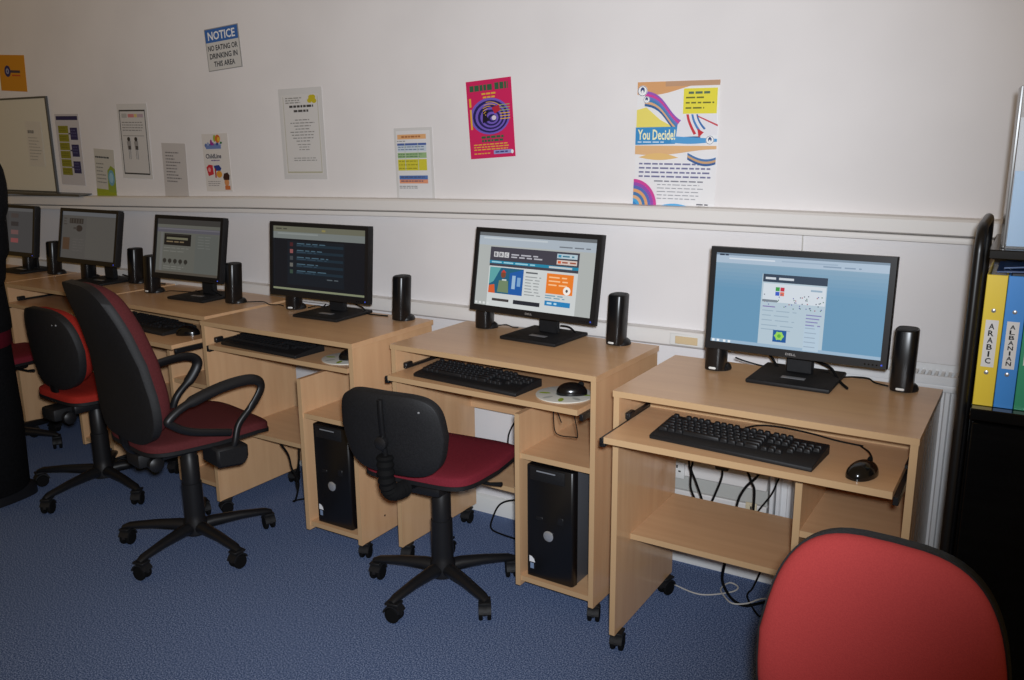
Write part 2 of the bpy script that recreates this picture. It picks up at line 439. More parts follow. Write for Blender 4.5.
def page_a(s):
    top, bot = (146, 172, 192), (104, 150, 182)
    n = 24
    for i in range(n):
        f = min(1, i/9.0)
        s.rect(0, i/n, 1, (i+1)/n, G(tuple(int(a+(b-a)*f) for a, b in zip(top, bot)), .95), 1)
    s.rect(0, 0, 1, .025, G((120, 138, 156)), 2); s.rect(.0, .025, 1, .11, G((168, 186, 204)), 2)
    s.rect(.02, .012, .05, .03, G((40, 52, 70)), 3); s.rect(.055, .012, .075, .03, G((50, 60, 80)), 3)
    s.rect(.08, .05, .36, .066, G((205, 214, 224)), 3); s.rect(.40, .05, .72, .064, G((150, 170, 190)), 3)
    s.words(.64, .075, .9, 1, .03, .014, G((130, 150, 172)), 3)
    s.DU = .028; s.rect(.265, .20, .645, 1, G((176, 194, 206)), 3)
    s.rect(.27, .20, .645, .285, G((52, 66, 84)), 4)
    s.words(.285, .232, .46, 1, .03, .024, G((200, 208, 216)), 5, .95)
    s.rect(.275, .30, .64, .50, G((206, 214, 222)), 4)
    for c, (u, v) in zip(((60, 150, 70), (190, 50, 70), (60, 90, 190), (220, 110, 90)), ((.35, .335), (.378, .335), (.35, .385), (.378, .385))):
        s.rect(u, v, u+.024, v+.042, G(c), 6)
    rnd = random.Random(3)
    for j in range(46):
        u, v = rnd.uniform(.28, .635), rnd.uniform(.40, .55)
        s.rect(u, v, u+.006, v+.011, G(rnd.choice(((60, 66, 90), (150, 60, 80), (70, 110, 90), (90, 90, 160)))), 6)
    s.rect(.275, .475, .365, .50, G((120, 130, 140)), 7)
    s.rect(.555, .335, .62, .355, G((150, 172, 190)), 6)
    s.words(.28, .545, .37, 1, .04, .012, G((130, 120, 170)), 5)
    s.words(.28, .59, .50, 3, .052, .010, G((150, 170, 186)), 5)
    s.words(.28, .75, .50, 2, .045, .010, G((150, 170, 186)), 5)
    s.words(.54, .60, .63, 4, .036, .012, G((130, 130, 178)), 5)
    s.rect(.535, .72, .625, .99, G((176, 196, 212)), 4); s.words(.54, .74, .61, 5, .05, .010, G((150, 168, 186)), 6)
    s.rect(.355, .80, .435, .93, G((32, 86, 150)), 5); s.disc(.393, .862, .025, .043, G((150, 205, 90)), 6); s.disc(.393, .862, .011, .02, G((90, 170, 60)), 7)
    for a in range(6):
        s.disc(.393+.024*cos(a*pi/3), .862+.041*sin(a*pi/3), .006, .010, G((150, 205, 90)), 7)
    s.DU = 0; s.rect(0, .965, 1, 1, G((150, 176, 198)), 3)
    for u in (.01, .04, .08, .11): s.rect(u, .97, u+.016, .995, G((230, 236, 240)), 8)
def page_b(s):
    s.rect(0, 0, 1, 1, G((170, 174, 172)), 1)
    s.rect(0, 0, 1, .045, G((100, 104, 108)), 2); s.rect(0, .045, 1, .17, G((166, 176, 186)), 2)
    s.rect(.04, .062, .6, .085, G((186, 194, 200)), 3); s.words(.7, .12, .96, 1, .03, .016, G((110, 116, 124)), 3)
    s.rect(.11, .19, .87, .45, G((66, 64, 74)), 3)
    s.rect(.11, .375, .87, .415, G((38, 128, 160)), 4); s.words(.13, .386, .6, 1, .04, .018, G((150, 200, 214)), 5)
    s.rect(.63, .385, .82, .41, G((190, 196, 198)), 5)
    for j, ch in enumerate('BBC'):
        u = .145+j*.047; s.rect(u, .255, u+.04, .325, G((198, 198, 200)), 5); s.text(ch, u+.010, .268, u+.030, .312, G((66, 64, 74)), 7)
    s.words(.30, .27, .62, 2, .033, .018, G((176, 176, 184)), 5, .7)
    s.rect(.69, .215, .855, .275, G((176, 196, 206)), 5); s.rect(.69, .295, .855, .355, G((206, 190, 182)), 5)
    s.words(.735, .235, .85, 1, .03, .02, G((70, 120, 140)), 6); s.rect(.70, .228, .725, .262, G((60, 140, 170)), 6)
    s.words(.735, .315, .85, 1, .03, .02, G((150, 80, 60)), 6); s.rect(.70, .308, .725, .342, G((210, 90, 50)), 6)
    s.rect(.11, .45, .87, 1, G((200, 204, 204)), 2)
    s.rect(.12, .465, .42, .82, G((36, 92, 120)), 3)
    s.shape([(.12, .465), (.22, .465), (.16, .66), (.12, .70)], G((92, 158, 160)), 4)
    s.rect(.235, .62, .275, .80, G((190, 200, 196)), 4); s.disc(.245, .56, .022, .045, G((120, 70, 50)), 5); s.shape([(.2, .80), (.21, .64), (.29, .64), (.3, .80)], G((110, 130, 100)), 5)
    s.shape([(.12, .82), (.12, .72), (.17, .70), (.18, .82)], G((206, 92, 50)), 5); s.shape([(.225, .53), (.245, .49), (.27, .53)], G((190, 60, 50)), 6)
    s.shape([(.30, .53), (.42, .47), (.42, .82), (.30, .82)], G((34, 88, 160)), 4); s.rect(.325, .56, .355, .74, G((150, 180, 206)), 5); s.rect(.37, .58, .40, .70, G((120, 160, 200)), 5)
    s.words(.44, .49, .56, 1, .04, .02, G((90, 94, 98)), 5); s.words(.44, .55, .58, 7, .04, .012, G((140, 144, 146)), 5)
    s.rect(.62, .48, .84, .745, G((226, 122, 44)), 3); s.words(.64, .52, .80, 3, .05, .018, G((244, 190, 140)), 5); s.disc(.795, .69, .03, .055, G((236, 232, 226)), 6); s.disc(.795, .69, .01, .02, G((80, 70, 70)), 7)
    s.words(.62, .765, .82, 2, .03, .014, G((110, 150, 170)), 5)
    s.rect(.62, .84, .83, .905, G((40, 124, 180)), 3); s.words(.64, .86, .74, 1, .04, .024, G((180, 214, 230)), 5)
    s.rect(.35, .885, .58, .94, G((40, 42, 50)), 3); s.rect(.16, .89, .31, .925, G((66, 62, 62)), 3)
    for u in (.01, .045, .08, .115): s.rect(u, .955, u+.02, .985, G((210, 212, 212)), 5)
GC = lambda c, k=1: glow(c, .72)
def page_c(s):
    s.rect(0, 0, 1, 1, GC((26, 28, 34)), 1)
    s.rect(0, 0, 1, .085, GC((116, 116, 100)), 2); s.rect(0, .085, 1, .19, GC((128, 134, 132)), 2)
    s.words(.03, .03, .2, 1, .04, .02, GC((80, 80, 70)), 3); s.rect(.05, .10, .5, .125, GC((146, 152, 150)), 3); s.rect(.54, .03, .58, .06, GC((150, 140, 90)), 3)
    s.rect(.16, .22, .78, .9, GC((28, 34, 42)), 2)
    for j in range(5):
        v = .245+j*.105
        s.rect(.19, v, .225, v+.06, GC(((80, 40, 44), (150, 90, 90), (70, 74, 78), (110, 110, 106), (60, 80, 70))[j]), 4)
        s.rect(.26, v+.02, .77, v+.06, GC((34, 50, 62)), 3); s.words(.27, v+.005, .62, 1, .03, .014, GC((80, 108, 124)), 5, .6)
        s.words(.27, v+.034, .6, 1, .03, .012, GC((56, 76, 92)), 5, .5)
    s.rect(.0, .955, 1, .985, GC((140, 146, 118)), 3)
    s.words(.6, .77, .75, 1, .03, .016, GC((90, 100, 106)), 4)
GD = lambda c, k=1: glow(c, .78)
def page_d(s):
    s.rect(0, 0, 1, 1, GD((98, 98, 92)), 1); s.rect(0, 0, 1, .10, GD((62, 60, 58)), 2); s.rect(0, .16, 1, .24, GD((90, 88, 96)), 2)
    s.rect(.02, .17, .98, .19, GD((108, 106, 112)), 3)
    s.rect(.12, .265, .55, .475, GD((30, 28, 26)), 3); s.rect(.16, .33, .50, .37, GD((112, 110, 90)), 4); s.words(.16, .40, .46, 1, .05, .022, GD((120, 104, 80)), 4); s.rect(.14, .28, .53, .29, GD((60, 56, 50)), 4)
    s.words(.12, .52, .52, 2, .06, .012, GD((120, 120, 114)), 3)
    s.rect(.06, .24, .10, .97, GD((106, 106, 104)), 2); s.rect(.62, .26, .97, .96, GD((94, 96, 92)), 2); s.words(.66, .29, .88, 5, .05, .012, GD((110, 112, 108)), 4)
    for j in range(5): s.disc(.145+j*.085, .765, .03, .042, GD((48, 46, 42)), 3); s.rect(.135+j*.085, .80, .155+j*.085, .82, GD((70, 68, 64)), 4)
    s.words(.13, .86, .5, 2, .04, .012, GD((124, 124, 118)), 3)
    s.rect(0, .955, 1, 1, GD((84, 78, 70)), 2)
def page_e(s):
    s.rect(0, 0, 1, 1, GD((78, 76, 74)), 1); s.rect(0, 0, 1, .08, GD((92, 94, 98)), 2)
    s.rect(.14, .14, .40, .25, GD((46, 42, 40)), 3)
    for j in range(5): s.rect(.16+j*.05, .15, .175+j*.05, .24, GD((70, 66, 62)), 4)
    s.disc(.33, .35, .06, .07, GD((44, 38, 36)), 3); s.rect(.22, .33, .29, .37, GD((60, 56, 54)), 3)
    s.rect(.03, .56, .16, .82, GD((74, 56, 44)), 3); s.words(.22, .58, .44, 5, .06, .012, GD((90, 86, 84)), 3); s.words(.03, .14, .10, 3, .06, .02, GD((60, 56, 54)), 3)
    s.rect(.46, .1, .98, .97, GD((82, 80, 77)), 2)
def page_f(s):
    s.rect(0, 0, 1, 1, GD((64, 64, 66)), 1); s.rect(0, 0, 1, .07, GD((84, 84, 86)), 2)
    for j, c in enumerate(((56, 50, 50), (40, 38, 40), (90, 66, 66), (110, 60, 62))):
        s.rect(.52, .12+j*.19, .68, .22+j*.19, G(c), 3)
    s.rect(.08, .12, .46, .9, GD((58, 58, 60)), 2)
ML = {'A': 'widescreen black monitor showing a pale blue web page, on the rightmost desk',
      'B': 'black monitor showing a grey web page with an orange box, second from the right',
      'C': 'black monitor showing a dark page under a pale toolbar, third from the right',
      'D': 'dim black monitor showing a grey page with a dark banner, behind the tall armchair',
      'E': 'dim black monitor with a plain grey page, between the two leftmost pairs of speakers',
      'F': 'black monitor at the far left, half hidden behind the person in black'}
make_monitor('A', ML['A'], -.487, 2.197, .456, .272, .959, -.024, .074, page_a)
make_monitor('B', ML['B'], -1.310, 2.305, .470, .270, .963, -.081, .17, page_b)
make_monitor('C', ML['C'], -2.160, 2.25, .467, .270, .954, .010, .091, page_c)
make_monitor('D', ML['D'], -2.882, 2.27, .400, .257, .958, .021, .19, page_d)
make_monitor('E', ML['E'], -3.628, 2.33, .436, .248, .961, -.011, .20, page_e)
make_monitor('F', ML['F'], -4.305, 2.36, .430, .248, .958, 0, .16, page_f)

# ------------------------------------------------------------------ speakers
M_SPK = mat('satin_black_plastic', (18, 18, 20), .3, .5)
def make_speaker(k, u, v, label, rz=0, h=.158, w=.055, dot=True):
    s = thing('computer_speaker', label, 'speaker', dp(k, u, v), DESK[k][2]+rz, 'desktop speakers')
    lean = .012; prof = superell(w, .062, 3.0, 28)
    t = MB(); i = t.mi(M_SPK); rings = []
    for f, kk in ((0, .96), (.02, 1), (.97, 1), (.99, .97), (1, .9)):
        rings.append([t.bm.verts.new((a*kk, b*kk+lean*f, .004+f*(h-.004))) for a, b in prof])
    for A, B in zip(rings, rings[1:]):
        for a in range(len(A)):
            q = t.bm.faces.new((A[a], A[(a+1) % len(A)], B[(a+1) % len(A)], B[a])); q.smooth = True
    t.bm.faces.new(rings[0]); t.bm.faces.new(rings[-1])
    t.build('speaker_cabinet', s, sharp=50)
    t = MB(); t.prism([(p[0]*.86, p[1]*.86+lean) for p in prof], 'z', h-.001, h+.001, M_BLACKM); t.build('top_cap', s)
    t = MB(); t.lathe([(.033, 0), (.034, .004), (.031, .012), (.024, .018), (.018, .019)], M_BLACK, (.004, .018, .0), 24); t.build('foot', s)
    if dot:
        t = MB(); t.box(-.010, .010, -.0325, -.029, .008, .014, M_WHITEP, .002); t.build('badge', s)
    return s
SPK = [('A', .623, .36, 'right-hand black speaker on the rightmost desk, nearest the binder shelves', 0, 1), ('A', .155, .325, 'black speaker peeping below the left corner of the blue-page monitor', 0, 1),
       ('B', .608, .358, 'black speaker right of the monitor with the orange box', -.1, 1), ('B', .120, .345, 'black speaker below the left corner of the monitor with the orange box', .1, 0),
       ('C', .622, .366, 'black speaker right of the dark-page monitor', -.1, 0), ('C', .134, .325, 'black speaker with a bright white badge, below the left corner of the dark-page monitor', .3, 1),
       ('D', .586, .235, 'black speaker right of the monitor with the dark banner', 0, 0), ('D', .085, .215, 'black speaker with a small bright badge, left of the dark-banner monitor', .1, 1),
       ('E', .54, .30, 'shadowy black speaker behind the badge-lit one, right of the plain grey monitor', 0, 0), ('E', .235, .265, 'dim black speaker mostly hidden below the plain grey monitor', 0, 0), ('F', .44, .27, 'dark speaker at the far left, below the half hidden monitor beside the person in black', 0, 0), ('F', .668, .26, 'dim black speaker between the two leftmost monitors', 0, 0)]
for k, u, v, lb, rz, dt in SPK: make_speaker(k, u, v, lb, rz, dot=dt)

# ------------------------------------------------------------------ keyboards, mice, mats
TZ = .664
def key_layout():
    P = .0172; out = []; X0 = -.1935
    rows = [(.060, [1, None, 1, 1, 1, 1, .5, 1, 1, 1, 1, .5, 1, 1, 1, 1]), (.036, [1]*13+[2]), (.0188, [1.5]+[1]*12+[1.5]), (.0016, [1.75]+[1]*11+[2.25]), (-.0156, [1.25]+[1]*11+[2.75]), (-.0328, [1.4, 1.2, 1.2, 5.6, 1.2, 1.2, 1.2, 2])]
    for z, r in rows:
        x = X0
        for wd in r:
            if wd is None: x += P; continue
            if wd == .5: x += P*.5; continue
            out.append((x+wd*P/2, z, wd*P-.0022, .0145)); x += wd*P
    nx = X0+15.3*P
    for z, c in ((.060, 3), (.036, 3), (.0188, 3), (-.0156, 1), (-.0328, 3)):
        for j in range(c): out.append((nx+(j+.5+(1 if c == 1 else 0))*P, z, P-.0022, .0145))
    mx = X0+18.6*P
    for z in (.036, .0188, .0016, -.0156): 
        for j in range(4):
            if j == 3 and z in (.0016,): continue
            out.append((mx+(j+.5)*P, z, P-.0022, .0145))
    out.append((mx+P, -.0328, 2*P-.0022, .0145)); out.append((mx+2.5*P, -.0328, P-.0022, .0145))
    return out[:100]
KM = {}
def make_keyboard(k, u, v, rz, label, keys=True):
    kb = thing('keyboard', label, 'keyboard', dp(k, u, v, TZ), DESK[k][2]+rz, 'black keyboards')
    t = MB(); w, d = .202, .078
    t.prism([(-d, 0), (d, 0), (d, .024), (d-.012, .026), (-d+.012, .013), (-d, .010)], 'x', -w, w, M_BLACKM, .002)
    t.build('keyboard_case', kb)
    sl = math.atan2(.013, 2*d-.024)
    def top(y): return .0125+(y+d-.012)*math.tan(sl)
    lay = key_layout()
    def cap(w2, d2):
        q = MB(); tb = bmesh.new(); bmesh.ops.create_cube(tb, size=1)
        for vv in tb.verts:
            s_ = .80 if vv.co.z > 0 else 1
            vv.co = Vector((vv.co.x*(w2-(.004 if vv.co.z > 0 else 0)), vv.co.y*(d2-(.004 if vv.co.z > 0 else 0)), (vv.co.z+.5)*.0085))
        bmesh.ops.bevel(tb, geom=tb.edges[:], offset=.0006, segments=1, affect='EDGES'); q.merge(tb, M_KEY); return q
    if keys:
        for x, y, w2, d2 in lay:
            kk = round(w2, 4)
            if kk not in KM: KM[kk] = cap(w2, d2).build('key', kb); o = KM[kk]
            else: o = link('key', KM[kk].data, kb)
            o.location = (x, y, top(y)); o.rotation_euler = (sl, 0, 0)
    else:
        t = MB()
        for x, y, w2, d2 in lay: t.box(x-w2/2+.001, x+w2/2-.001, y-d2/2+.001, y+d2/2-.001, top(y)-.002, top(y)+.008, M_KEY)
        t.build('keycaps', kb)
    kb.scale = (.965, .86, .98)
    return kb
make_keyboard('A', .325, -.010, R(-3.5), 'black keyboard with clear keys on the pulled-out tray of the rightmost desk')
make_keyboard('B', .302, .037, R(-3), 'black keyboard beside a round white mat on the second desk from the right')
make_keyboard('C', .262, .085, R(-2.5), 'dark keyboard on the pushed-in tray of the third desk from the right', False)
make_keyboard('D', .335, .02, R(-2), 'dim keyboard half hidden behind the high-backed armchair', False)
def make_mouse(k, u, v, z, rz, label):
    m = thing('computer_mouse', label, 'mouse', dp(k, u, v, z), DESK[k][2]+rz, 'black computer mice')
    out = superell(.054, .088, 2.4, 32, .12, .0)
    t = MB()
    def fn(a, b, c): return Vector((a, b, c))
    t.pad(out, lambda s: .006+.028*max(0, (1-s**2.2))**.55, lambda s: .0005, M_BLACKG, fn)
    t.build('mouse_body', m, sharp=60)
    t = MB(); t.lathe([(.006, -.003), (.0085, -.002), (.0085, .002), (.006, .003)], M_RUBBER, (0, .026, .0285), 14, 'x'); t.build('scroll_wheel', m)
    return m
make_mouse('A', .612, -.050, TZ, R(-20), 'black mouse on bare wood at the right of the rightmost keyboard tray')
def make_mat(k, u, v, label):
    s = thing('mouse_mat', label, 'mouse mat', dp(k, u, v, TZ), 0, 'round white mouse mats')
    t = MB(); t.lathe([(.094, 0), (.095, .001), (.095, .003), (.093, .0035)], mat('white_mat', (206, 206, 198), .5, .3), n=40); t.build('mat_pad', s)
    t = MB(); g = ink((150, 170, 60)); gd = ink((178, 182, 176))
    for a in range(8):
        th = a*pi/4+.3; c = Vector((cos(th)*.066, sin(th)*.066, .0037)); dx = Vector((cos(th), sin(th), 0)); dy = Vector((-sin(th), cos(th), 0))
        t.poly([c+dx*(.020*cos(q))+dy*(.009*sin(q)) for q in [2*pi*j/10 for j in range(10)]], g if a % 2 == 0 else gd)
    t.poly([(.03*cos(2*pi*j/20), .03*sin(2*pi*j/20), .0037) for j in range(20)], gd)
    t.build('leaf_print', s); s.scale = (.87, .87, 1)
make_mat('B', .600, .052, 'round white leaf-patterned mat on the tray of the second desk from the right')
make_mat('C', .600, .10, 'dim round white mat on the pushed-in tray of the third desk from the right')
make_mouse('B', .618, .062, TZ+.0039, R(-60), 'black mouse resting on the round mat of the second desk from the right')
make_mouse('C', .625, .10, TZ+.0039, R(-50), 'black mouse resting on the round mat of the third desk from the right')
make_mouse('D', .585, .015, TZ, R(-55), 'dim black mouse near the edge of the fourth desk\'s tray')

# ------------------------------------------------------------------ computer towers
def make_tower(k, label):
    p = dp(k, .506 if k == 'C' else .494, .018, .0885); s = thing('computer_tower', label, 'computer', p, DESK[k][2], 'black tower computers')
    w, d, h = .158, .37, .358
    t = MB(); t.box(.004, w-.004, .022, d, 0, h-.006, M_GREYP, .003, 2); t.build('case', s)
    t = MB()
    pr = [(0, .0), (w-.008, .0), (w-.002, .006), (w, .026), (0, .026)]
    t.prism(pr, 'z', 0.001, h, mat('satin_black_front', (14, 14, 16), .32, .5), .002)
    f = t.build('front_panel', s)
    t = MB(); t.box(.012, w-.03, -.003, .004, h-.045, h-.004, M_BLACKM, .002, 2); t.build('drive_door', f)
    t = MB(); t.box(.035, w-.06, -.0045, -.002, h-.016, h-.0125, M_SILVER); t.build('drive_slot', f)
    t = MB(); t.lathe([(.016, -.0005), (.0165, -.003), (.013, -.0045), (.004, -.005)], M_SILVER, (w*.47, 0, .146), 24, 'y'); f2 = t.build('badge', f)
    t = MB(); t.box(w*.66, w*.78, -.0012, .002, .19, .212, M_BLACK, .001); t.build('power_button', f)
    t = MB(); t.box(w*.2, w*.34, -.0012, .002, .19, .2, M_BLACK, .001); t.build('usb_ports', f)
    b = Sheet(.022, .045, M_BLACK, .0004)
    b.shape([(.05, .48), (.05, .05), (.45, .08), (.8, .25), (.95, .48)], ink((225, 228, 232)), 1)
    b.rect(.2, .55, .75, .95, ink((120, 140, 170)), 1)
    b.build('sticker', f, (.018, -.0012, .048))
    return s
make_tower('B', 'black tower computer standing in the second desk from the right, left of the desk gap')
make_tower('C', 'black tower computer in the third desk from the right, left of the low-backed chair')

# ------------------------------------------------------------------ office chairs
def make_chair(label, loc, rz, red, back_w=.36, back_h=.26, back_z=.455, tilt=.12, seat=(.41, .38), seat_z=.455, yb=-.235, arms=False, base_rot=0.0, base_r=.225, wrap=1.1, taper=.12, tbot=.08, hump=0.0, group='office chairs', rimmed=False, nexp=3.2, shell_mat=None, bar=True, thick=.030):
    c = thing('office_chair', label, 'chair', (loc[0], loc[1], 0), rz, group)
    sm = shell_mat or M_BLACKM
    # five star base
    for j in range(5):
        a = base_rot+j*2*pi/5; d = Vector((cos(a), sin(a), 0))
        t = MB()
        pts = [d*.02+Vector((0, 0, .080)), d*.06+Vector((0, 0, .084)), d*base_r*.6+Vector((0, 0, .082)), d*(base_r-.01)+Vector((0, 0, .074)), d*(base_r+.012)+Vector((0, 0, .068))]
        t.tube(pts, [(.022, .022), (.021, .020), (.018, .015), (.016, .011), (.010, .007)], M_BLACK, 12)
        t.build('base_leg', c)
        caster(c, d.x*base_r, d.y*base_r, a+random.uniform(-1.2, 1.2), .004, 1.08)
    t = MB(); t.lathe([(.02, .052), (.038, .056), (.04, .095), (.034, .11), (.034, .13), (.033, .24), (.030, .242), (.030, .33), (.027, .335), (.027, seat_z-.07)], M_BLACK)
    t.build('gas_column', c)
    # seat
    o = superell(seat[0], seat[1], 5.5, 56, .03, .07)
    def fs(a, b, cc):
        z = seat_z-.0+cc
        f = max(0, b-seat[1]*.30)
        return Vector((a, b+.015, z-f*f*2.5+.010*(b/seat[1])**2))
    t = MB(); t.pad(o, lambda s: .014*(1-s**6)**.5-.002, lambda s: -.032, red, fs); t.build('seat_cushion', c, sharp=70)
    o2 = [(a*1.012, b*1.012) for a, b in o]
    t = MB(); t.pad(o2, lambda s: -.020, lambda s: -.052+.02*s**3, M_BLACKM, fs)
    t.build('seat_pan', c, sharp=60)
    t = MB(); t.box(-.07, .07, -.12, .09, seat_z-.085, seat_z-.046, M_BLACK, .012, 2); mech = t.build('tilt_mechanism', c)
    t = MB(); t.tube([(.06, .02, seat_z-.07), (.16, .02, seat_z-.072), (.20, .02, seat_z-.066)], [.005, .005, .007], M_BLACK, 8); t.build('lever', mech)
    # back
    def fb(a, b, cc):
        bb = b+back_h/2
        y = cc+wrap*a*a+hump*sin((bb/back_h)*pi*1.0)*.5-hump*.6*max(0, bb/back_h-.55)
        return Vector((a, yb-bb*sin(tilt)+y*cos(tilt), back_z+bb*cos(tilt)+y*sin(tilt)))
    o = superell(back_w, back_h, nexp, 56, taper, tbot)
    t = MB(); t.pad([(a*.985, b*.985) for a, b in o], lambda s: (.010 if thick < .04 else .034*min(1, (1.0-s)*12+.25))+thick*max(0, 1-s**5)**.5, lambda s: .004, red, fb); t.build('back_cushion', c, sharp=70)
    rim = .012 if not rimmed else .010
    t = MB(); t.pad([(a*(1.0 if rimmed else 1.015), b*(1.0 if rimmed else 1.015)) for a, b in o], lambda s: .004 if s < .95 else rim, lambda s: -.014-.012*max(0, 1-s**6), sm, fb); t.build('back_shell', c, sharp=70)
    # back support bar with bellows
    if not bar:
        t = MB(); t.tube(curve_pts([(0, -.05, seat_z-.062), (0, yb+.05, seat_z-.060), (0, yb+.0, seat_z-.03), fb(0, -back_h*.40, -.012), fb(0, -back_h*.2, -.016)], 6), [(.03, .008)]*25, M_STEEL, 10); t.build('back_bar', c)
        t = MB(); t.box(-.05, .05, -.19, -.10, seat_z-.10, seat_z-.05, M_BLACKM, .012, 2); t.lathe([(.012, -.03), (.022, -.026), (.024, .0), (.014, .006)], M_BLACK, (.085, -.145, seat_z-.085), 16, 'x'); t.build('tilt_knob', c)
    zb = back_z+back_h*.45; yk = fb(0, back_h*.0, -.03)
    if bar:
        t = MB(); path = [(0, -.10, seat_z-.046), (0, yb+.05, seat_z-.036), (0, yb-.01, seat_z-.026), (0, yb-.038, seat_z+.012)]
        if back_z > seat_z-.1: path += [fb(0, -back_h*.22, -.034), fb(0, back_h*.02, -.034), fb(0, back_h*.30, -.032), fb(0, back_h*.46, -.028)]
        pts = curve_pts(path, 6); t.tube(pts, [(.016 if i < 16 else .0085, .007) for i in range(len(pts))], M_STEEL, 10)
        bar = t.build('back_bar', c)
        t = MB(); bp = curve_pts(path[1:5], 8); t.tube(bp, [.022+(.003 if i % 2 else -.002) for i in range(len(bp))], M_RUBBER, 14); t.build('bellows', bar)
        t = MB(); kn = fb(0, -.01, -.048); t.lathe([(.008, .016), (.017, .014), (.019, .008), (.018, -.002), (.008, -.006)], M_BLACK, kn, 16, 'y'); t.build('adjuster_knob', bar)
    if not arms:
        for s_ in (.11, .13):
            t = MB(); q = fb(back_w*.28 if s_ == .11 else back_w*.33, back_h*.34, -.021); t.lathe([(.0035, .003), (.004, 0), (.0025, -.002)], M_SILVER, q, 10, 'y'); t.build('screw', c)
    if arms:
        for sx in (-1, 1):
            AR = -.03; ax = sx*(seat[0]/2+.028); ctl = [(sx*(seat[0]/2-.03), .03, seat_z-.05), (ax, .05, seat_z-.04), (ax, .075, seat_z+.03), (ax, .135, seat_z+.12+AR), (ax, .165, seat_z+.172+AR), (ax, .13, seat_z+.200+AR), (ax, .03, seat_z+.196+AR),
                   (ax, -.09, seat_z+.165+AR), (ax, -.15, seat_z+.13+AR), (ax, -.145, seat_z+.082), (ax, -.085, seat_z+.045), (ax, .045, seat_z+.01)]
            p = curve_pts(ctl, 6)
            rr = []
            for i in range(len(p)):
                f = i/len(p); k = 1 if .25 < f < .62 else .72
                rr.append((.018*k, .0105))
            t = MB(); t.tube(p, rr, M_BLACK, 12, up=(1, 0, 0) if False else None); t.build('armrest', c)
            t = MB(); t.prism([(-.015, seat_z-.095), (.075, seat_z-.105), (.095, seat_z-.085), (.095, seat_z-.035), (-.015, seat_z-.03)], 'x', sx*(seat[0]/2-.065), sx*(seat[0]/2+.045), M_BLACKM, .008); t.build('armrest_bracket', c)
    return c
make_chair('low-backed office chair with a dark red seat at the second desk from the right', (-1.452, 1.975), R(4), M_REDD, base_rot=R(-170), back_z=.480, back_h=.236, back_w=.330, seat_z=.448, seat=(.385, .37), taper=.06, tbot=.12, nexp=4.2, wrap=.8)
make_chair('high-backed maroon office chair with looped armrests', (-2.366, 1.785), R(-13), M_MAROON, bar=False, thick=.040, back_w=.47, back_h=.51, back_z=.462, tilt=.155, seat=(.39, .43), seat_z=.45, yb=-.20, arms=True, base_rot=R(-68), base_r=.25, wrap=.5, taper=.40, tbot=.04, hump=.05, nexp=4.6)
make_chair('orange-red office chair with a black shell, just left behind the high-backed armchair', (-3.120, 1.945), R(-5), M_ORANGE, bar=False, seat=(.345, .35), yb=-.14, thick=.045, back_w=.36, back_h=.31, back_z=.465, tilt=.10, base_rot=R(-148), base_r=.27, seat_z=.44, group='office chairs')
make_chair('shadowy office chair at the far left, mostly hidden behind the person in black', (-3.93, 2.02), R(5), M_REDD, base_rot=R(20), seat_z=.455)
make_chair('bright red backrest of an office chair facing the camera in the near right corner', (-.158, 1.115), R(174), M_RED, back_w=.380, back_h=.40, back_z=.355, tilt=.10, taper=.16, tbot=.02, wrap=.7, base_rot=.3, nexp=3.5, rimmed=True, yb=-.225)

# ------------------------------------------------------------------ binder shelves at the right
sh = thing('shelf_unit', 'black metal-framed shelf unit with a closed cabinet below, at the right edge', 'shelf unit', (-.045, 2.0, 0))
fw, fd = .62, .32
for sx, nm in ((-.040, 'side_frame'), (fw, 'side_frame')):
    t = MB(); r_ = .0105
    tz = 1.138; pth = [(sx, 0, .002), (sx, 0, tz)]+[(sx, .05-.05*cos(R(a)), tz+.05*sin(R(a))) for a in range(15, 91, 15)]+[(sx, fd-.05+.05*sin(R(a)), tz+.05*cos(R(a))) for a in range(0, 91, 15)]+[(sx, fd, .002)]
    t.tube(pth, r_, M_STEEL, 12)
    t.cyl((sx, 0, .3), (sx, fd, .3), .008, M_STEEL); t.build(nm, sh)
t = MB(); t.box(-.022, fw-.017, -.012, fd, 1.128, 1.147, M_CAB, .002); t.build('top_shelf', sh)
t = MB(); t.box(-.022, fw-.017, -.03, fd, .79, .815, M_CAB, .002); t.build('binder_shelf', sh)
t = MB(); t.box(-.022, fw-.017, .012, fd, .04, .789, M_CAB, .002); t.build('cabinet', sh)
t = MB(); t.box(-.017, fw/2-.012, -.012, .0115, .05, .78, M_CAB, .003); dr = t.build('cabinet_door', sh)
t = MB(); t.tube([(fw/2-.05, -.012, .5), (fw/2-.05, -.035, .5), (fw/2-.05, -.035, .6), (fw/2-.05, -.012, .6)], .005, M_SILVER, 8); t.build('handle', dr)
t = MB(); t.box(fw/2-.008, fw-.022, -.012, .0115, .05, .78, M_CAB, .003); dr = t.build('cabinet_door', sh)
t = MB(); t.tube([(fw/2+.05, -.012, .5), (fw/2+.05, -.035, .5), (fw/2+.05, -.035, .6), (fw/2+.05, -.012, .6)], .005, M_SILVER, 8); t.build('handle', dr)
t = MB(); t.box(-.02, fw-.02, fd-.006, fd, .816, 1.127, mat('shaded_wall_grey', (96, 100, 112), .6, .3), 0); t.build('shaded_wall_sheet', sh)  # added sheet standing in for the wall behind, its shadow put into the grey
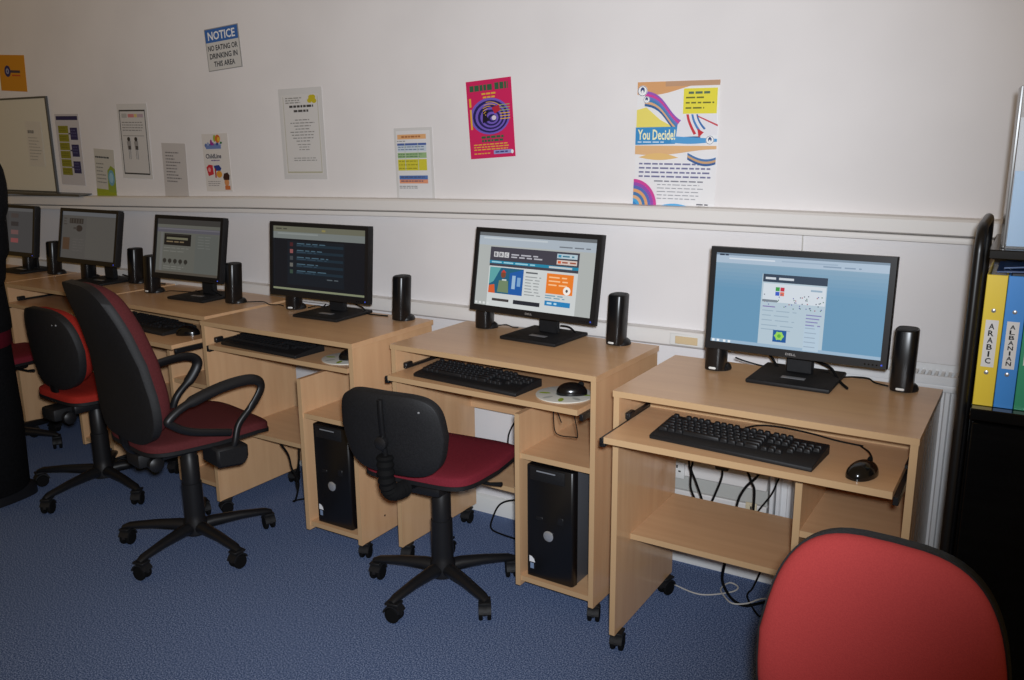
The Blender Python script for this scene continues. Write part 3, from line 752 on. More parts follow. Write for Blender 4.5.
def binder(x, w, col, txt, label):
    b = thing('ring_binder', label, 'binder', (x, 2.0, .8155), 0, 'ring binders on the black shelf')
    m = mat('binder_%d_%d_%d' % col, col, .35, .4); h, d = .279, .235
    t = MB(); t.box(0, w, 0, .003, 0, h, m, .001); t.box(0, .003, .003, d, 0, h, m); t.box(w-.003, w, .003, d, 0, h, m); t.build('cover', b)
    t = MB(); t.box(.005, w-.005, .02, d-.008, .004, h-.008, M_PAPER); t.build('pages', b)
    lw = w*.62
    s = Sheet(lw, .100, M_PAPER, .0005)
    n = len(txt)
    for i, ch in enumerate(txt):
        a = .06+.88*i/n; g = .88/n
        s.text(ch, .28 if ch != 'I' else .43, a+g*.08, .72 if ch != 'I' else .57, a+g*.9, ink((22, 22, 24)), 2)
    s.build('spine_label', b, (w/2, -.0008, .135))
    for z in (.205, .073):
        t = MB(); t.lathe([(.004, 0), (.0045, -.001), (.002, -.002)], M_SILVER, (w/2, -.0002, z), 10, 'y'); t.build('rivet', b)
binder(-.0655, .038, (240, 210, 66), 'ARABIC', 'yellow ring binder labelled ARABIC, leftmost on the black shelf')
binder(-.0265, .036, (70, 148, 228), 'ALBANIAN', 'blue ring binder labelled ALBANIAN, between the yellow and green binders')
s_g = binder(.0105, .038, (52, 138, 104), ' III', 'green ring binder, right of the blue binder at the picture edge') if False else None
b = thing('ring_binder', 'green ring binder at the picture edge, right of the blue binder', 'binder', (.0105, 2.0, .8155), 0, 'ring binders on the black shelf')
t = MB(); m = mat('binder_green', (60, 160, 120), .35, .4); t.box(0, .038, 0, .003, 0, .279, m, .001); t.box(0, .003, .003, .235, 0, .279, m); t.box(.035, .038, .003, .235, 0, .279, m); t.build('cover', b)
rbox('pages', b, (.005, .033, .02, .227, .004, .271), M_PAPER, 0)
s = Sheet(.024, .108, M_PAPER, .0005); s.words(.3, .1, .75, 9, .09, .05, ink((40, 40, 44)), 2); s.build('spine_label', b, (.019, -.0008, .150))
t = MB(); t.lathe([(.004, 0), (.0045, -.001), (.002, -.002)], M_SILVER, (.019, -.0002, .085), 10, 'y'); t.build('rivet', b)
# blue wallets lying across the binders
for j, (lb, c) in enumerate((('lower blue plastic wallet lying flat across the binder tops', (40, 72, 124)), ('upper slate blue wallet lying flat across the binder tops', (62, 92, 140)))):
    t = MB(); i = t.mi(mat('wallet_%d' % j, c, .35, .5)); N = 10
    z = 1.0955+j*.006
    g = [[t.bm.verts.new((-.05+j*.012+.30*a/N, 2.03+j*.02+.17*bq/4, z+.005*sin(a/N*pi)*(1+j) if True else z)) for bq in range(5)] for a in range(N+1)]
    g2 = [[t.bm.verts.new(v.co+Vector((0, 0, .003))) for v in r_] for r_ in g]
    for G_, fl in ((g, 1), (g2, 0)):
        for a in range(N):
            for bq in range(4): t.bm.faces.new((G_[a][bq], G_[a+1][bq], G_[a+1][bq+1], G_[a][bq+1])).smooth = True
    for a in range(N):
        for bq in (0, 4): t.bm.faces.new((g[a][bq], g[a+1][bq], g2[a+1][bq], g2[a][bq]))
    for bq in range(4):
        for a in (0, N): t.bm.faces.new((g[a][bq], g[a][bq+1], g2[a][bq+1], g2[a][bq]))
    tag(t.build('plastic_wallet'), lb, 'wallet', 'blue wallets on the binders')
# clear leaflet holder standing on the top shelf
lh = thing('leaflet_holder', 'clear plastic leaflet holder with a pale blue sheet on the top black shelf', 'leaflet holder', (-.045, 2.0, 1.1475), R(4))
mc = mat('clear_acrylic', (235, 240, 245), .05, .5); mc.node_tree.nodes['Principled BSDF'].inputs['Alpha'].default_value = .12
t = MB(); t.box(.0, .005, .02, .11, 0, .32, mat('smoked_edge', (120, 118, 116), .2, .5), .001); t.box(.006, .23, .016, .019, 0, .30, mc); t.box(.006, .23, .098, .101, 0, .32, mc); t.box(.006, .23, .02, .097, 0, .003, mc); t.box(.231, .236, .02, .11, 0, .32, mat('smoked_edge', (120, 118, 116), .2, .5), .001); t.build('holder', lh)
t = MB(); t.box(.008, .228, .03, .034, .0035, .155, mat('pale_blue_card', (172, 214, 252), .4, .4)); t.box(.008, .228, .06, .064, .0035, .26, mat('grey_card', (222, 224, 228), .4, .4)); t.build('leaflets', lh)

# ------------------------------------------------------------------ wall posters
def hang(s, name, c, rot, label, cat='poster', y=WY-.0015):
    o = s.build(name, None, (c[0], y, c[1]), (0, -R(rot), 0)); return tag(o, label, cat, 'notices on the wall')
K = ink
# blue and white NOTICE sign
s = Sheet(.200, .166, mat('sign_edge', (150, 148, 146), .4, .4), .002)
s.rect(.02, .02, .98, .98, K((206, 204, 200)), 1); s.rect(.02, .02, .98, .33, K((58, 104, 172)), 2)
s.text('NOTICE', .1, .08, .9, .28, K((235, 236, 238)), 4)
for i, tx in enumerate(('NO EATING OR', 'DRINKING IN', 'THIS AREA')): s.text(tx, .06+(.0, .03, .13)[i], .40+i*.19, .94-(.0, .03, .13)[i], .53+i*.19, K((52, 52, 54)), 3)
hang(s, 'wall_sign', (-2.892, 1.744), 3.4, 'blue and white NOTICE sign about eating and drinking, highest on the wall', 'sign')
# You Decide poster
s = Sheet(.258, .372, K((232, 230, 230)))
N = 16
def wave(u0, u1, f, n=N): return [(u0+(u1-u0)*i/n, f(i/n)) for i in range(n+1)]
s.band(wave(0, 1, lambda q: 0), wave(0, 1, lambda q: .10-.07*q+.02*sin(q*6)), K((214, 160, 110)), 1)
s.band(wave(.35, 1, lambda q: .0), wave(.35, 1, lambda q: .04), K((190, 150, 120)), 2)
s.shape([(0, .22), (.12, .20), (.3, .30), (.47, .36), (0, .36)], K((232, 216, 110)), 1)
sw = lambda k: (lambda q: .12+.27*(1/(1+math.exp(-(q-.42)*9)))+k)
for j, c in enumerate(((150, 90, 180), (206, 70, 150), (110, 120, 190), (70, 130, 180), (216, 170, 130), (60, 100, 150))):
    s.band(wave(.1, .8, sw(-.055+j*.02)), wave(.1, .8, sw(-.035+j*.02)), K(c), 3)
s.shape([(.62, .25), (.98, .25), (1, .42), (.5, .44), (.52, .34)], K((228, 226, 230)), 4)
for j, c in enumerate(((200, 60, 70), (80, 130, 190), (60, 110, 170))):
    s.band([(.62+.1*i/8+j*.06, .26+.16*(i/8)**.7-j*.02*(i/8)) for i in range(9)], [(.65+.1*i/8+j*.055, .26+.15*(i/8)**.7-j*.02*(i/8)) for i in range(9)], K(c), 5)
s.shape([(.76, .37), (.84, .40), (.78, .44)], K((196, 50, 60)), 6)
s.band(wave(.76, 1, lambda q: .27+.07*q), wave(.76, 1, lambda q: .28+.075*q), K((200, 80, 90)), 5)
s.rect(.58, .06, .98, .255, K((228, 216, 70)), 6)
s.words(.64, .085, .92, 1, .03, .018, K((90, 110, 90)), 8, .9); s.words(.61, .125, .95, 3, .04, .012, K((110, 110, 50)), 8, .6)
s.shape([(0, .36), (.52, .355), (.5, .49), (0, .5)], K((62, 140, 196)), 6)
s.band(wave(.45, 1, lambda q: .43+.02*q), wave(.45, 1, lambda q: .48+.01*sin(q*4)), K((84, 156, 210)), 6)
s.text('You Decide!', .03, .375, .50, .46, K((240, 236, 190)), 8); s.words(.03, .472, .42, 1, .02, .010, K((200, 220, 236)), 8)
for (u, v, r_) in ((.075, .07, .062), (.13, .14, .04), (.92, .46, .05)):
    s.disc(u, v, r_, r_*.69, K((240, 240, 240)), 9); s.ring(u, v, r_*.86, r_*.95, K((60, 70, 100)), 10, asp=.69); s.disc(u, v-.004, r_*.42, r_*.40, K((60, 76, 120)), 10); s.disc(u, v+.012, r_*.25, r_*.3, K((235, 235, 235)), 11)
s.band(wave(0, 1, lambda q: .505), wave(0, 1, lambda q: .575-.03*q+.015*sin(q*5)), K((222, 178, 130)), 3)
s.band(wave(.05, .55, lambda q: .60-.035*sin(q*pi)), wave(.05, .55, lambda q: .60+.02*sin(q*pi)), K((226, 186, 120)), 5)
for j, c in enumerate(((80, 120, 170), (200, 160, 120), (60, 96, 150))):
    s.band(wave(.66, 1, lambda q: .56+.05*sin(q*2.4)+j*.018), wave(.66, 1, lambda q: .578+.05*sin(q*2.4)+j*.018), K(c), 6)
s.words(.06, .645, .97, 4, .034, .013, K((118, 118, 152)), 4, .95); s.words(.26, .785, .92, 1, .03, .010, K((130, 130, 140)), 4); s.words(.30, .815, .9, 5, .028, .007, K((160, 160, 166)), 4, .8)
for j, c in enumerate(((206, 70, 150), (150, 80, 170), (90, 110, 180), (220, 160, 110), (70, 120, 170), (216, 170, 130), (70, 160, 210), (60, 130, 190))):
    r1 = .30-j*.036; s.ring(0, 1, max(0, r1-.036), r1, K(c), 5, 0, 90, 14, .74)
s.band(wave(.3, .75, lambda q: 1-.03*sin(q*pi)), wave(.3, .75, lambda q: 1), K((90, 170, 220)), 5)
s.words(.8, .965, .95, 1, .03, .010, K((90, 90, 100)), 5)
hang(s, 'wall_poster', (-.948, 1.352), -.5, 'large colourful You Decide! poster with rainbow swooshes, rightmost on the wall')
# pink poster with blue swirl
s = Sheet(.180, .258, K((206, 36, 92)))
gr = K((52, 96, 66)); ye = K((222, 170, 60)); pu = K((116, 92, 186)); nv = K((40, 34, 90))
s.text('BANGRA', .08, .05, .58, .14, gr, 3) if False else s.words(.08, .06, .58, 1, .05, .075, gr, 3, 1)
s.words(.64, .05, .93, 1, .05, .085, gr, 3, 1)
s.words(.34, .165, .66, 2, .045, .022, ye, 3, .8, True)
for j in range(9):
    r_ = .44-j*.049; s.disc(.50+.008*j, .465+.004*j, r_, r_*.53, (pu, nv)[j % 2], 4+j, 26)
s.disc(.6, .49, .05, .03, K((220, 210, 220)), 14); s.shape([(.56, .36), (.72, .33), (.76, .40), (.62, .44)], K((180, 40, 60)), 14); s.shape([(.36, .40), (.5, .38), (.44, .46), (.5, .52), (.34, .55)], K((30, 24, 40)), 14)
for j in range(6): s.ring(.5, .47, .33-j*.05, .345-j*.05, ye, 15, 40+j*20, 100+j*12, 8, .55); s.rect(.74, .33+j*.035, .96, .342+j*.035, ye if j > 2 else K((150, 160, 110)), 16)
s.rect(.055, .22, .10, .33, ye, 3); s.rect(.06, .36, .10, .62, ye, 3)
s.words(.28, .715, .78, 2, .045, .03, gr, 4, .95, True); s.words(.1, .815, .92, 3, .032, .014, ye, 4, .85); s.words(.1, .93, .5, 1, .03, .014, ye, 4)
s.rect(.54, .905, .95, .955, K((150, 150, 200)), 4); s.disc(.95, .935, .03, .025, K((230, 230, 235)), 5); s.words(.58, .92, .9, 1, .03, .018, K((60, 60, 120)), 6)
hang(s, 'wall_poster', (-1.610, 1.441), 3.6, 'tilted pink poster with a purple swirl, left of the large colourful one')
# coloured timetable
s = Sheet(.172, .258, M_LAM); s.rect(.06, .04, .94, .97, K((222, 220, 220)), 1)
s.rect(.09, .09, .84, .155, K((222, 170, 120)), 2); s.words(.2, .11, .75, 1, .03, .024, K((170, 110, 70)), 3); s.words(.08, .175, .3, 1, .03, .010, K((120, 120, 120)), 2)
s.rect(.08, .21, .84, .24, K((78, 100, 160)), 2); s.rect(.08, .24, .84, .325, K((196, 206, 216)), 2); s.words(.1, .255, .8, 2, .035, .012, K((100, 120, 150)), 3)
s.rect(.08, .34, .84, .415, K((150, 180, 130)), 2); s.words(.1, .355, .8, 2, .033, .010, K((80, 110, 80)), 3)
s.rect(.08, .43, .84, .585, K((206, 196, 60)), 2); s.words(.1, .45, .8, 3, .05, .012, K((150, 140, 40)), 3, .6)
for u in (.28, .62): s.rect(u, .21, u+.015, .585, K((190, 196, 180)), 4)
s.rect(.1, .655, .85, .71, K((84, 116, 176)), 2); s.rect(.1, .71, .85, .765, K((222, 150, 116)), 2); s.words(.14, .67, .8, 2, .055, .014, K((80, 80, 110)), 3); s.words(.09, .80, .65, 2, .024, .009, K((110, 110, 110)), 2)
hang(s, 'wall_poster', (-1.940, 1.288), 1.1, 'laminated timetable with blue, green and yellow rows, left below the pink poster', 'notice')
# laminated certificate style notice
s = Sheet(.230, .347, M_LAM); s.rect(.06, .07, .93, .95, K((214, 211, 208)), 1)
s.rect(.10, .09, .115, .93, K((190, 186, 170)), 2); s.rect(.89, .09, .905, .93, K((190, 186, 170)), 2); s.rect(.10, .915, .905, .93, K((180, 176, 150)), 2)
for du, dv in ((.0, 0), (.05, .02), (-.05, .015), (.03, -.02), (-.02, -.02)): s.disc(.77+du, .125+dv, .055, .026, K((196, 178, 40)), 3)
s.words(.16, .10, .6, 3, .025, .012, K((150, 146, 140)), 3, .7)
s.words(.24, .185, .80, 1, .04, .025, K((70, 66, 64)), 3, .97, True); s.words(.34, .235, .68, 1, .04, .025, K((80, 76, 74)), 3, .97, True)
s.words(.22, .34, .82, 8, .033, .010, K((140, 136, 132)), 3, .4, True); s.words(.38, .61, .68, 3, .028, .009, K((150, 146, 142)), 3, .7, True); s.words(.22, .76, .86, 2, .025, .009, K((150, 146, 142)), 3, .7, True)
hang(s, 'wall_poster', (-2.482, 1.400), 0.8, 'laminated white notice with a yellow flower in its corner, right below the NOTICE sign', 'notice')
# helpline leaflet
s = Sheet(.160, .240, K((216, 210, 204)))
rnd = random.Random(5)
for j in range(7): s.disc(.14+j*.09, .20-.02*(j % 2), .05, .035, K(((90, 110, 160), (150, 160, 190), (70, 90, 150), (150, 60, 140), (120, 130, 170), (60, 80, 140), (160, 170, 200))[j]), 2+j % 2)
s.rect(.14, .20, .72, .26, K((110, 130, 180)), 4)
s.disc(.62, .09, .10, .07, K((206, 110, 50)), 4); s.disc(.50, .08, .05, .06, K((150, 170, 60)), 3); s.disc(.66, .10, .05, .04, K((224, 180, 60)), 5); s.disc(.74, .16, .04, .02, K((50, 110, 60)), 5); s.disc(.36, .15, .04, .05, K((150, 50, 130)), 5)
s.text('ChildLine', .10, .345, .70, .425, K((46, 40, 60)), 4); s.words(.30, .45, .62, 1, .04, .02, K((120, 100, 140)), 3)
s.shape([(.08, .58), (.18, .53), (.33, .54), (.35, .70), (.14, .73)], K((196, 50, 60)), 3); s.disc(.2, .62, .05, .04, K((226, 150, 150)), 5)
s.shape([(.37, .55), (.58, .54), (.66, .60), (.62, .64), (.42, .64)], K((46, 64, 130)), 4); s.rect(.40, .60, .45, .76, K((170, 50, 40)), 4); s.disc(.56, .70, .11, .06, K((216, 150, 60)), 3)
s.shape([(.70, .76), (.74, .69), (.88, .67), (.95, .72), (.93, .80), (.72, .80)], K((60, 36, 30)), 4); s.disc(.82, .84, .09, .07, K((206, 140, 90)), 3); s.rect(.74, .90, .94, .97, K((196, 110, 60)), 3)
s.words(.10, .82, .6, 3, .035, .012, K((150, 140, 138)), 3)
hang(s, 'wall_poster', (-2.986, 1.287), 1.2, 'small helpline leaflet with bright cartoon splashes, below and left of the NOTICE sign', 'leaflet')
# plain typed list
s = Sheet(.158, .238, K((196, 190, 186))); s.words(.14, .16, .78, 10, .058, .022, K((130, 124, 122)), 2, .5)
hang(s, 'wall_poster', (-3.260, 1.250), -1.5, 'plain grey typed list, between the bordered sheet and the cartoon leaflet', 'notice')
# black bordered sheet
s = Sheet(.213, .330, M_LAM); s.rect(.07, .08, .93, .94, K((206, 202, 198)), 1)
bl = K((66, 64, 62))
for a in ((.07, .08, .93, .10), (.07, .925, .93, .945), (.07, .08, .09, .945), (.91, .08, .93, .945)): s.rect(*a, bl, 3)
s.rect(.36, .135, .56, .18, K((204, 130, 130)), 3); s.rect(.57, .135, .66, .18, K((214, 190, 120)), 3); s.rect(.67, .135, .86, .18, K((180, 160, 170)), 3); s.rect(.15, .13, .32, .185, K((176, 174, 170)), 3)
s.words(.14, .24, .86, 4, .035, .012, K((140, 136, 132)), 3); s.rect(.14, .42, .84, .428, K((150, 146, 142)), 3)
for u in (.32, .56):
    s.disc(u, .47, .05, .03, K((60, 56, 54)), 4); s.shape([(u-.07, .50), (u+.06, .49), (u+.06, .61), (u-.05, .61)], K((150, 146, 144)), 3); s.rect(u-.03, .56, u+.05, .61, K((80, 76, 74)), 4); s.rect(u-.03, .61, u-.015, .74, K((130, 126, 122)), 3); s.rect(u+.02, .61, u+.035, .74, K((130, 126, 122)), 3)
hang(s, 'wall_poster', (-3.520, 1.378), -1.0, 'laminated sheet with a black border and two small figures, left of the plain list', 'notice')
# yellow green leaflet
s = Sheet(.150, .245, K((196, 192, 182))); s.rect(0, .76, 1, 1, K((150, 160, 44)), 1); s.shape([(.62, .4), (.8, .3), (1, .36), (1, .8), (.6, .8)], K((140, 158, 60)), 2)
s.disc(.80, .53, .16, .15, K((110, 160, 180)), 3); s.disc(.8, .53, .10, .10, K((150, 190, 206)), 4); s.words(.06, .14, .86, 1, .04, .03, K((60, 60, 60)), 3); s.words(.08, .27, .55, 6, .07, .018, K((130, 126, 120)), 3, .6)
hang(s, 'wall_poster', (-3.762, 1.222), -3.0, 'small leaflet with a green base and blue globe, left of the bordered sheet', 'leaflet')
# timetable with olive and navy blocks
s = Sheet(.190, .335, K((196, 192, 194))); s.rect(.05, .03, .95, .085, K((44, 42, 84)), 1)
for j in range(6): s.rect(.10, .165+j*.118, .52, .27+j*.118, K((138, 134, 44)), 1); s.words(.14, .19+j*.118, .48, 2, .035, .012, K((116, 112, 40)), 2)
for j in range(3): s.rect(.60, .19+j*.235, .90, .36+j*.235, K((48, 46, 88)), 1); s.words(.64, .22+j*.235, .86, 3, .04, .012, K((90, 90, 130)), 2); s.rect(.53, .265+j*.235, .6, .285+j*.235, K((70, 68, 90)), 1)
hang(s, 'wall_poster', (-4.018, 1.342), -1.0, 'chart of olive and navy blocks, just right of the whiteboard', 'notice')
# orange sign
s = Sheet(.225, .172, K((206, 140, 36))); s.disc(.32, .45, .12, .16, K((44, 46, 96)), 1); s.disc(.32, .45, .06, .08, K((150, 150, 180)), 2); s.rect(.44, .42, .80, .49, K((70, 60, 70)), 1); s.rect(.48, .54, .80, .58, K((190, 80, 40)), 1)
s.disc(.32, .45, .02, .04, K((44, 46, 96)), 3)
hang(s, 'wall_sign', (-4.418, 1.714), -3.5, 'orange sign with a dark blue badge, above the whiteboard at the left edge', 'sign')
# whiteboard
wb = thing('whiteboard', 'whiteboard with a grey frame and pen tray at the far left of the wall', 'whiteboard', (-4.72, WY, 1.364), 0)
w_, h_ = .565, .223
t = MB(); t.box(-w_, w_, -.010, -.002, -h_, h_, mat('whiteboard_surface', (214, 210, 196), .25, .5)); t.build('board', wb)
t = MB(); fm = mat('aluminium_frame', (96, 98, 100), .4, .5, .6)
for a in ((-w_-.006, w_+.006, h_, h_+.009), (-w_-.006, w_+.006, -h_-.009, -h_), (-w_-.006, -w_+.004, -h_, h_), (w_-.004, w_+.006, -h_, h_)): t.box(a[0], a[1], -.012, -.001, a[2], a[3], fm)
t.build('frame', wb)
t = MB(); t.prism([(-.002, -h_-.010), (-.07, -h_-.016), (-.07, -h_-.006), (-.066, -h_-.006), (-.066, -h_-.012), (-.002, -h_-.004)], 'x', -.5, w_+.27, fm); t.build('pen_tray', wb)
s = Sheet(.13, .215, K((208, 202, 190)), .0008); s.words(.1, .2, .6, 1, .1, .07, K((130, 126, 120)), 2); s.words(.1, .36, .9, 8, .07, .02, K((170, 164, 152)), 2, .6)
tag(s.build('paper_sheet', None, (-4.285, WY-.0118, 1.372), (0, R(2), 0)), 'pale printed paper stuck on the right end of the whiteboard', 'paper')
# ------------------------------------------------------------------ sockets on the trunking
def socket(x, y, z, w, label, colr=None, slots=2):
    s_ = thing('wall_socket', label, 'socket', (x, y, z)); m = mat('ivory_plastic', (214, 200, 168), .4, .4) if colr else M_WHITEP
    t = MB(); t.box(-w/2, w/2, -.008, 0, -.028, .028, m, .003, 2); t.build('face_plate', s_)
    for j in range(slots):
        cx = -w/2+w*(j+.5)/slots
        t = MB()
        for dx, dz, a, b in ((0, .012, .0025, .005), (-.009, -.003, .004, .0025), (.009, -.003, .004, .0025)): t.box(cx+dx-a, cx+dx+a, -.0086, -.0078, dz-b, dz+b, M_SLOT)
        t.build('pin_holes', s_)
        t = MB(); t.box(cx-.004, cx+.004, -.011, -.0078, .018, .026, m, .001); t.build('switch', s_)
socket(-.885, WY-.0502, .338, .05, 'small white wall socket low on the wall under the rightmost desk', None, 1)
socket(-.645, WY-.0442, .246, .035, 'cream wall socket at the right end of the low trunking under the rightmost desk', 1, 1)
t = thing('wall_socket', 'beige socket plate on the desk-height trunking between the two right-hand desks', 'socket', (-.875, WY-.0402, .762))
q = MB(); q.box(-.055, .055, -.004, 0, -.019, .019, M_WHITEP, .002); q.build('face_plate', t)
q = MB(); q.box(-.036, .036, -.0065, -.0038, -.013, .011, mat('beige_plate', (214, 190, 150), .5, .3), .001); q.build('insert', t)
socket(-2.93, WY-.0165, .18, .09, 'white wall socket low behind the high-backed armchair, under the fourth desk', None, 2)

# ------------------------------------------------------------------ cables
def cable(pts, r, label, m=None, name='cable', n=8, group=None):
    t = MB(); t.tube(curve_pts(pts, n), r, m or M_RUBBER, 8); return tag(t.build(name), label, 'cable', group)
MW = mat('white_cable', (196, 192, 184), .5, .3)
# monitor and speaker leads on the desk tops
cable([dp('A', .40, .37, .80), dp('A', .42, .40, .785), dp('A', .445, .395, .775), dp('A', .475, .35, .757), dp('A', .505, .30, .754)], .0038, 'thick black monitor lead curling right of the blue-page monitor stand')
cable([dp('A', .40, .385, .757), dp('A', .43, .40, .762), dp('A', .46, .385, .757), dp('A', .50, .412, .756), dp('A', .535, .412, .757), dp('A', .556, .389, .754), dp('A', .59, .378, .7525)], .0022, 'thin black lead running from the blue-page monitor to its right speaker')
cable([dp('A', .19, .385, .775), dp('A', .215, .40, .764), dp('A', .264, .40, .757), dp('A', .30, .405, .757), dp('A', .331, .395, .757), dp('A', .35, .40, .765)], .0022, 'thin black lead behind the left of the blue-page monitor stand')
cable([dp('A', .262, .42, .80), dp('A', .285, .41, .78), dp('A', .30, .40, .764), dp('A', .315, .39, .7545), dp('A', .33, .38, .7545)], .0035, 'short thick black lead left of the blue-page monitor neck')
cable([dp('B', .39, .39, .78), dp('B', .42, .40, .775), dp('B', .455, .385, .755), dp('B', .46, .36, .7535), dp('B', .43, .375, .7535)], .003, 'black looped lead right of the orange-box monitor stand')
cable([dp('B', .145, .385, .7525), dp('B', .17, .40, .757), dp('B', .20, .395, .7525), dp('B', .22, .40, .7525)], .0018, 'thin black lead right of the small speaker under the orange-box monitor')
cable([dp('C', .36, .385, .79), dp('C', .42, .39, .772), dp('C', .45, .38, .755), dp('C', .49, .385, .7525), dp('C', .54, .39, .7525)], .0025, 'black lead trailing right from the dark-page monitor stand')
cable([dp('C', .17, .36, .7525), dp('C', .19, .39, .757), dp('C', .22, .39, .757), dp('C', .25, .375, .772)], .0022, 'short black lead beside the badge-lit speaker under the dark-page monitor')
cable([dp('D', .62, .265, .7525), dp('D', .68, .30, .754), dp('C', -.005, .33, .754), dp('C', .03, .35, .7525), dp('C', .06, .34, .7525)], .002, 'black lead running right from the speaker beside the dark-banner monitor')
cable([dp('D', .13, .245, .7525), dp('D', .18, .24, .762), dp('D', .24, .28, .757), dp('D', .30, .29, .76), dp('D', .33, .25, .775)], .0018, 'thin dark lead looping left of the dark-banner monitor stand')
cable([dp('D', .42, .26, .785), dp('D', .46, .27, .765), dp('D', .49, .27, .754), dp('D', .52, .265, .7525)], .003, 'dark lead curling between the dark-banner monitor and its right speaker')
cable([dp('E', .46, .29, .785), dp('E', .52, .31, .77), dp('E', .60, .33, .7525), dp('E', .69, .34, .7525)], .003, 'dark lead trailing right from the plain grey monitor')
# keyboard and mouse leads
cable([dp('A', .312, .060, TZ+.016), dp('A', .322, .095, TZ+.016), dp('A', .345, .13, TZ+.014), dp('A', .394, .145, TZ+.012), dp('A', .46, .146, TZ+.008), dp('A', .52, .140, TZ+.003), dp('A', .58, .135, TZ+.002)], .0022, 'thin keyboard lead curving off the back of the rightmost keyboard')
cable([dp('A', .624, -.018, TZ+.016), dp('A', .619, .010, TZ+.022), dp('A', .606, .050, TZ+.020), dp('A', .590, .095, TZ+.010), dp('A', .575, .13, TZ+.003)], .002, 'short mouse lead rising from the rightmost mouse')
cable([dp('B', .30, .117, TZ+.014), dp('B', .31, .15, TZ+.012), dp('B', .325, .19, TZ+.01)], .0018, 'thin keyboard lead behind the keyboard of the second desk from the right')
cable([dp('B', .62, .0, .600), dp('B', .60, -.004, .645), dp('B', .595, .0, .60), dp('B', .60, .01, .560), dp('B', .66, .0, .565), dp('B', .672, .0, .572), dp('B', .65, .02, .62)], .0015, 'thin black lead hanging in a loop below the second desk\'s tray')
# leads hanging under the rightmost desk
U = lambda u, v, z: dp('A', u, v, z)
V = .43
cable([U(.045, V, .56), U(.051, V, .426), U(.059, V, .389), U(.061, V, .34), U(.083, V, .29), U(.10, V, .22)], .0033, 'left strand of the crossed black leads under the rightmost desk')
cable([U(.068, V+.008, .56), U(.062, V+.008, .431), U(.057, V+.008, .398), U(.074, V+.008, .359), U(.099, V+.008, .294), U(.115, V+.008, .22)], .0033, 'right strand of the crossed black leads under the rightmost desk')
pl = cable([U(.155, V, .44), U(.155, V, .418), U(.153, V, .389), U(.132, V, .324), U(.118, V, .288), U(.11, V, .21)], .0033, 'black lead with a chunky plug under the middle of the rightmost desk')
q = MB(); q.box(-.02, .02, -.012, .012, -.012, .04, M_BLACK, .003); q.build('plug', pl, U(.155, V, .432))
cable([U(.30, V, .50), U(.261, V, .424), U(.229, V, .383), U(.209, V, .341), U(.201, V, .291), U(.20, V, .22)], .0038, 'black lead bowing left under the right half of the rightmost desk')
cable([U(.19, V+.009, .50), U(.226, V+.009, .427), U(.24, V+.009, .395), U(.25, V+.009, .369), U(.25, V+.009, .29), U(.25, V+.009, .20)], .0038, 'black lead bowing right under the right half of the rightmost desk')
cable([U(.34, V, .48), U(.319, V, .424), U(.302, V, .374), U(.267, V, .313), U(.266, V, .291), U(.27, V, .24)], .0025, 'thinnest slanting black lead beside the divider of the rightmost desk')
# floor cables
cable([U(.19, V, .27), U(.177, .43, .131), U(.150, .50, .03), U(.177, .47, .006), U(.215, .431, .006), U(.252, .426, .006), U(.305, .481, .006), U(.40, .47, .006)], .0045, 'thick black cable dropping to the carpet under the rightmost desk')
cable([U(.31, .46, .25), U(.275, .50, .12), U(.242, .52, .02), U(.232, .50, .005), U(.248, .45, .013), U(.295, .393, .005), U(.321, .395, .005), U(.42, .37, .005)], .003, 'thin black cable curving over the carpet under the rightmost desk')
cable([U(.003, .441, .004), U(.106, .42, .004), U(.182, .48, .004), U(.196, .517, .007), U(.166, .528, .009), U(.154, .478, .009), U(.182, .431, .012), U(.215, .405, .013), U(.252, .426, .014), U(.297, .487, .013), U(.40, .49, .005)], .0022, 'thin white cable looping over the carpet under the rightmost desk', MW)
# middle desk
Bc = lambda u, v, z: dp('B', u, v, z)
cable([Bc(.235, .432, .52), Bc(.215, .432, .452), Bc(.164, .432, .37), Bc(.151, .432, .311), Bc(.155, .432, .20)], .003, 'black lead hanging on the wall behind the low-backed chair')
cable([Bc(.30, .44, .11), Bc(.195, .435, .106), Bc(.118, .43, .075), Bc(.10, .40, .02), Bc(.125, .36, .006), Bc(.18, .345, .005), Bc(.26, .34, .005)], .0033, 'black cable looping to the carpet left of the second desk\'s tower')
# third desk
Cc = lambda u, v, z: dp('C', u, v, z)
cable([Cc(.254, .10, .300), Cc(.262, .125, .25), Cc(.248, .15, .187), Cc(.271, .15, .156), Cc(.268, .16, .12), Cc(.235, .17, .05), Cc(.16, .23, .006), Cc(.19, .27, .005), Cc(.30, .27, .005)], .0035, 'left arm of the forked black lead under the third desk')
cable([Cc(.345, .10, .296), Cc(.315, .125, .24), Cc(.275, .148, .165), Cc(.262, .155, .13), Cc(.272, .15, .10)], .0035, 'right arm of the forked black lead under the third desk')
cable([(-.556, WY-.003, 1.098), (-.555, WY-.003, 1.05), (-.556, WY-.003, .9), (-.556, WY-.003, .78)], .002, 'thin white lead running down the wall above the rightmost monitor', MW)

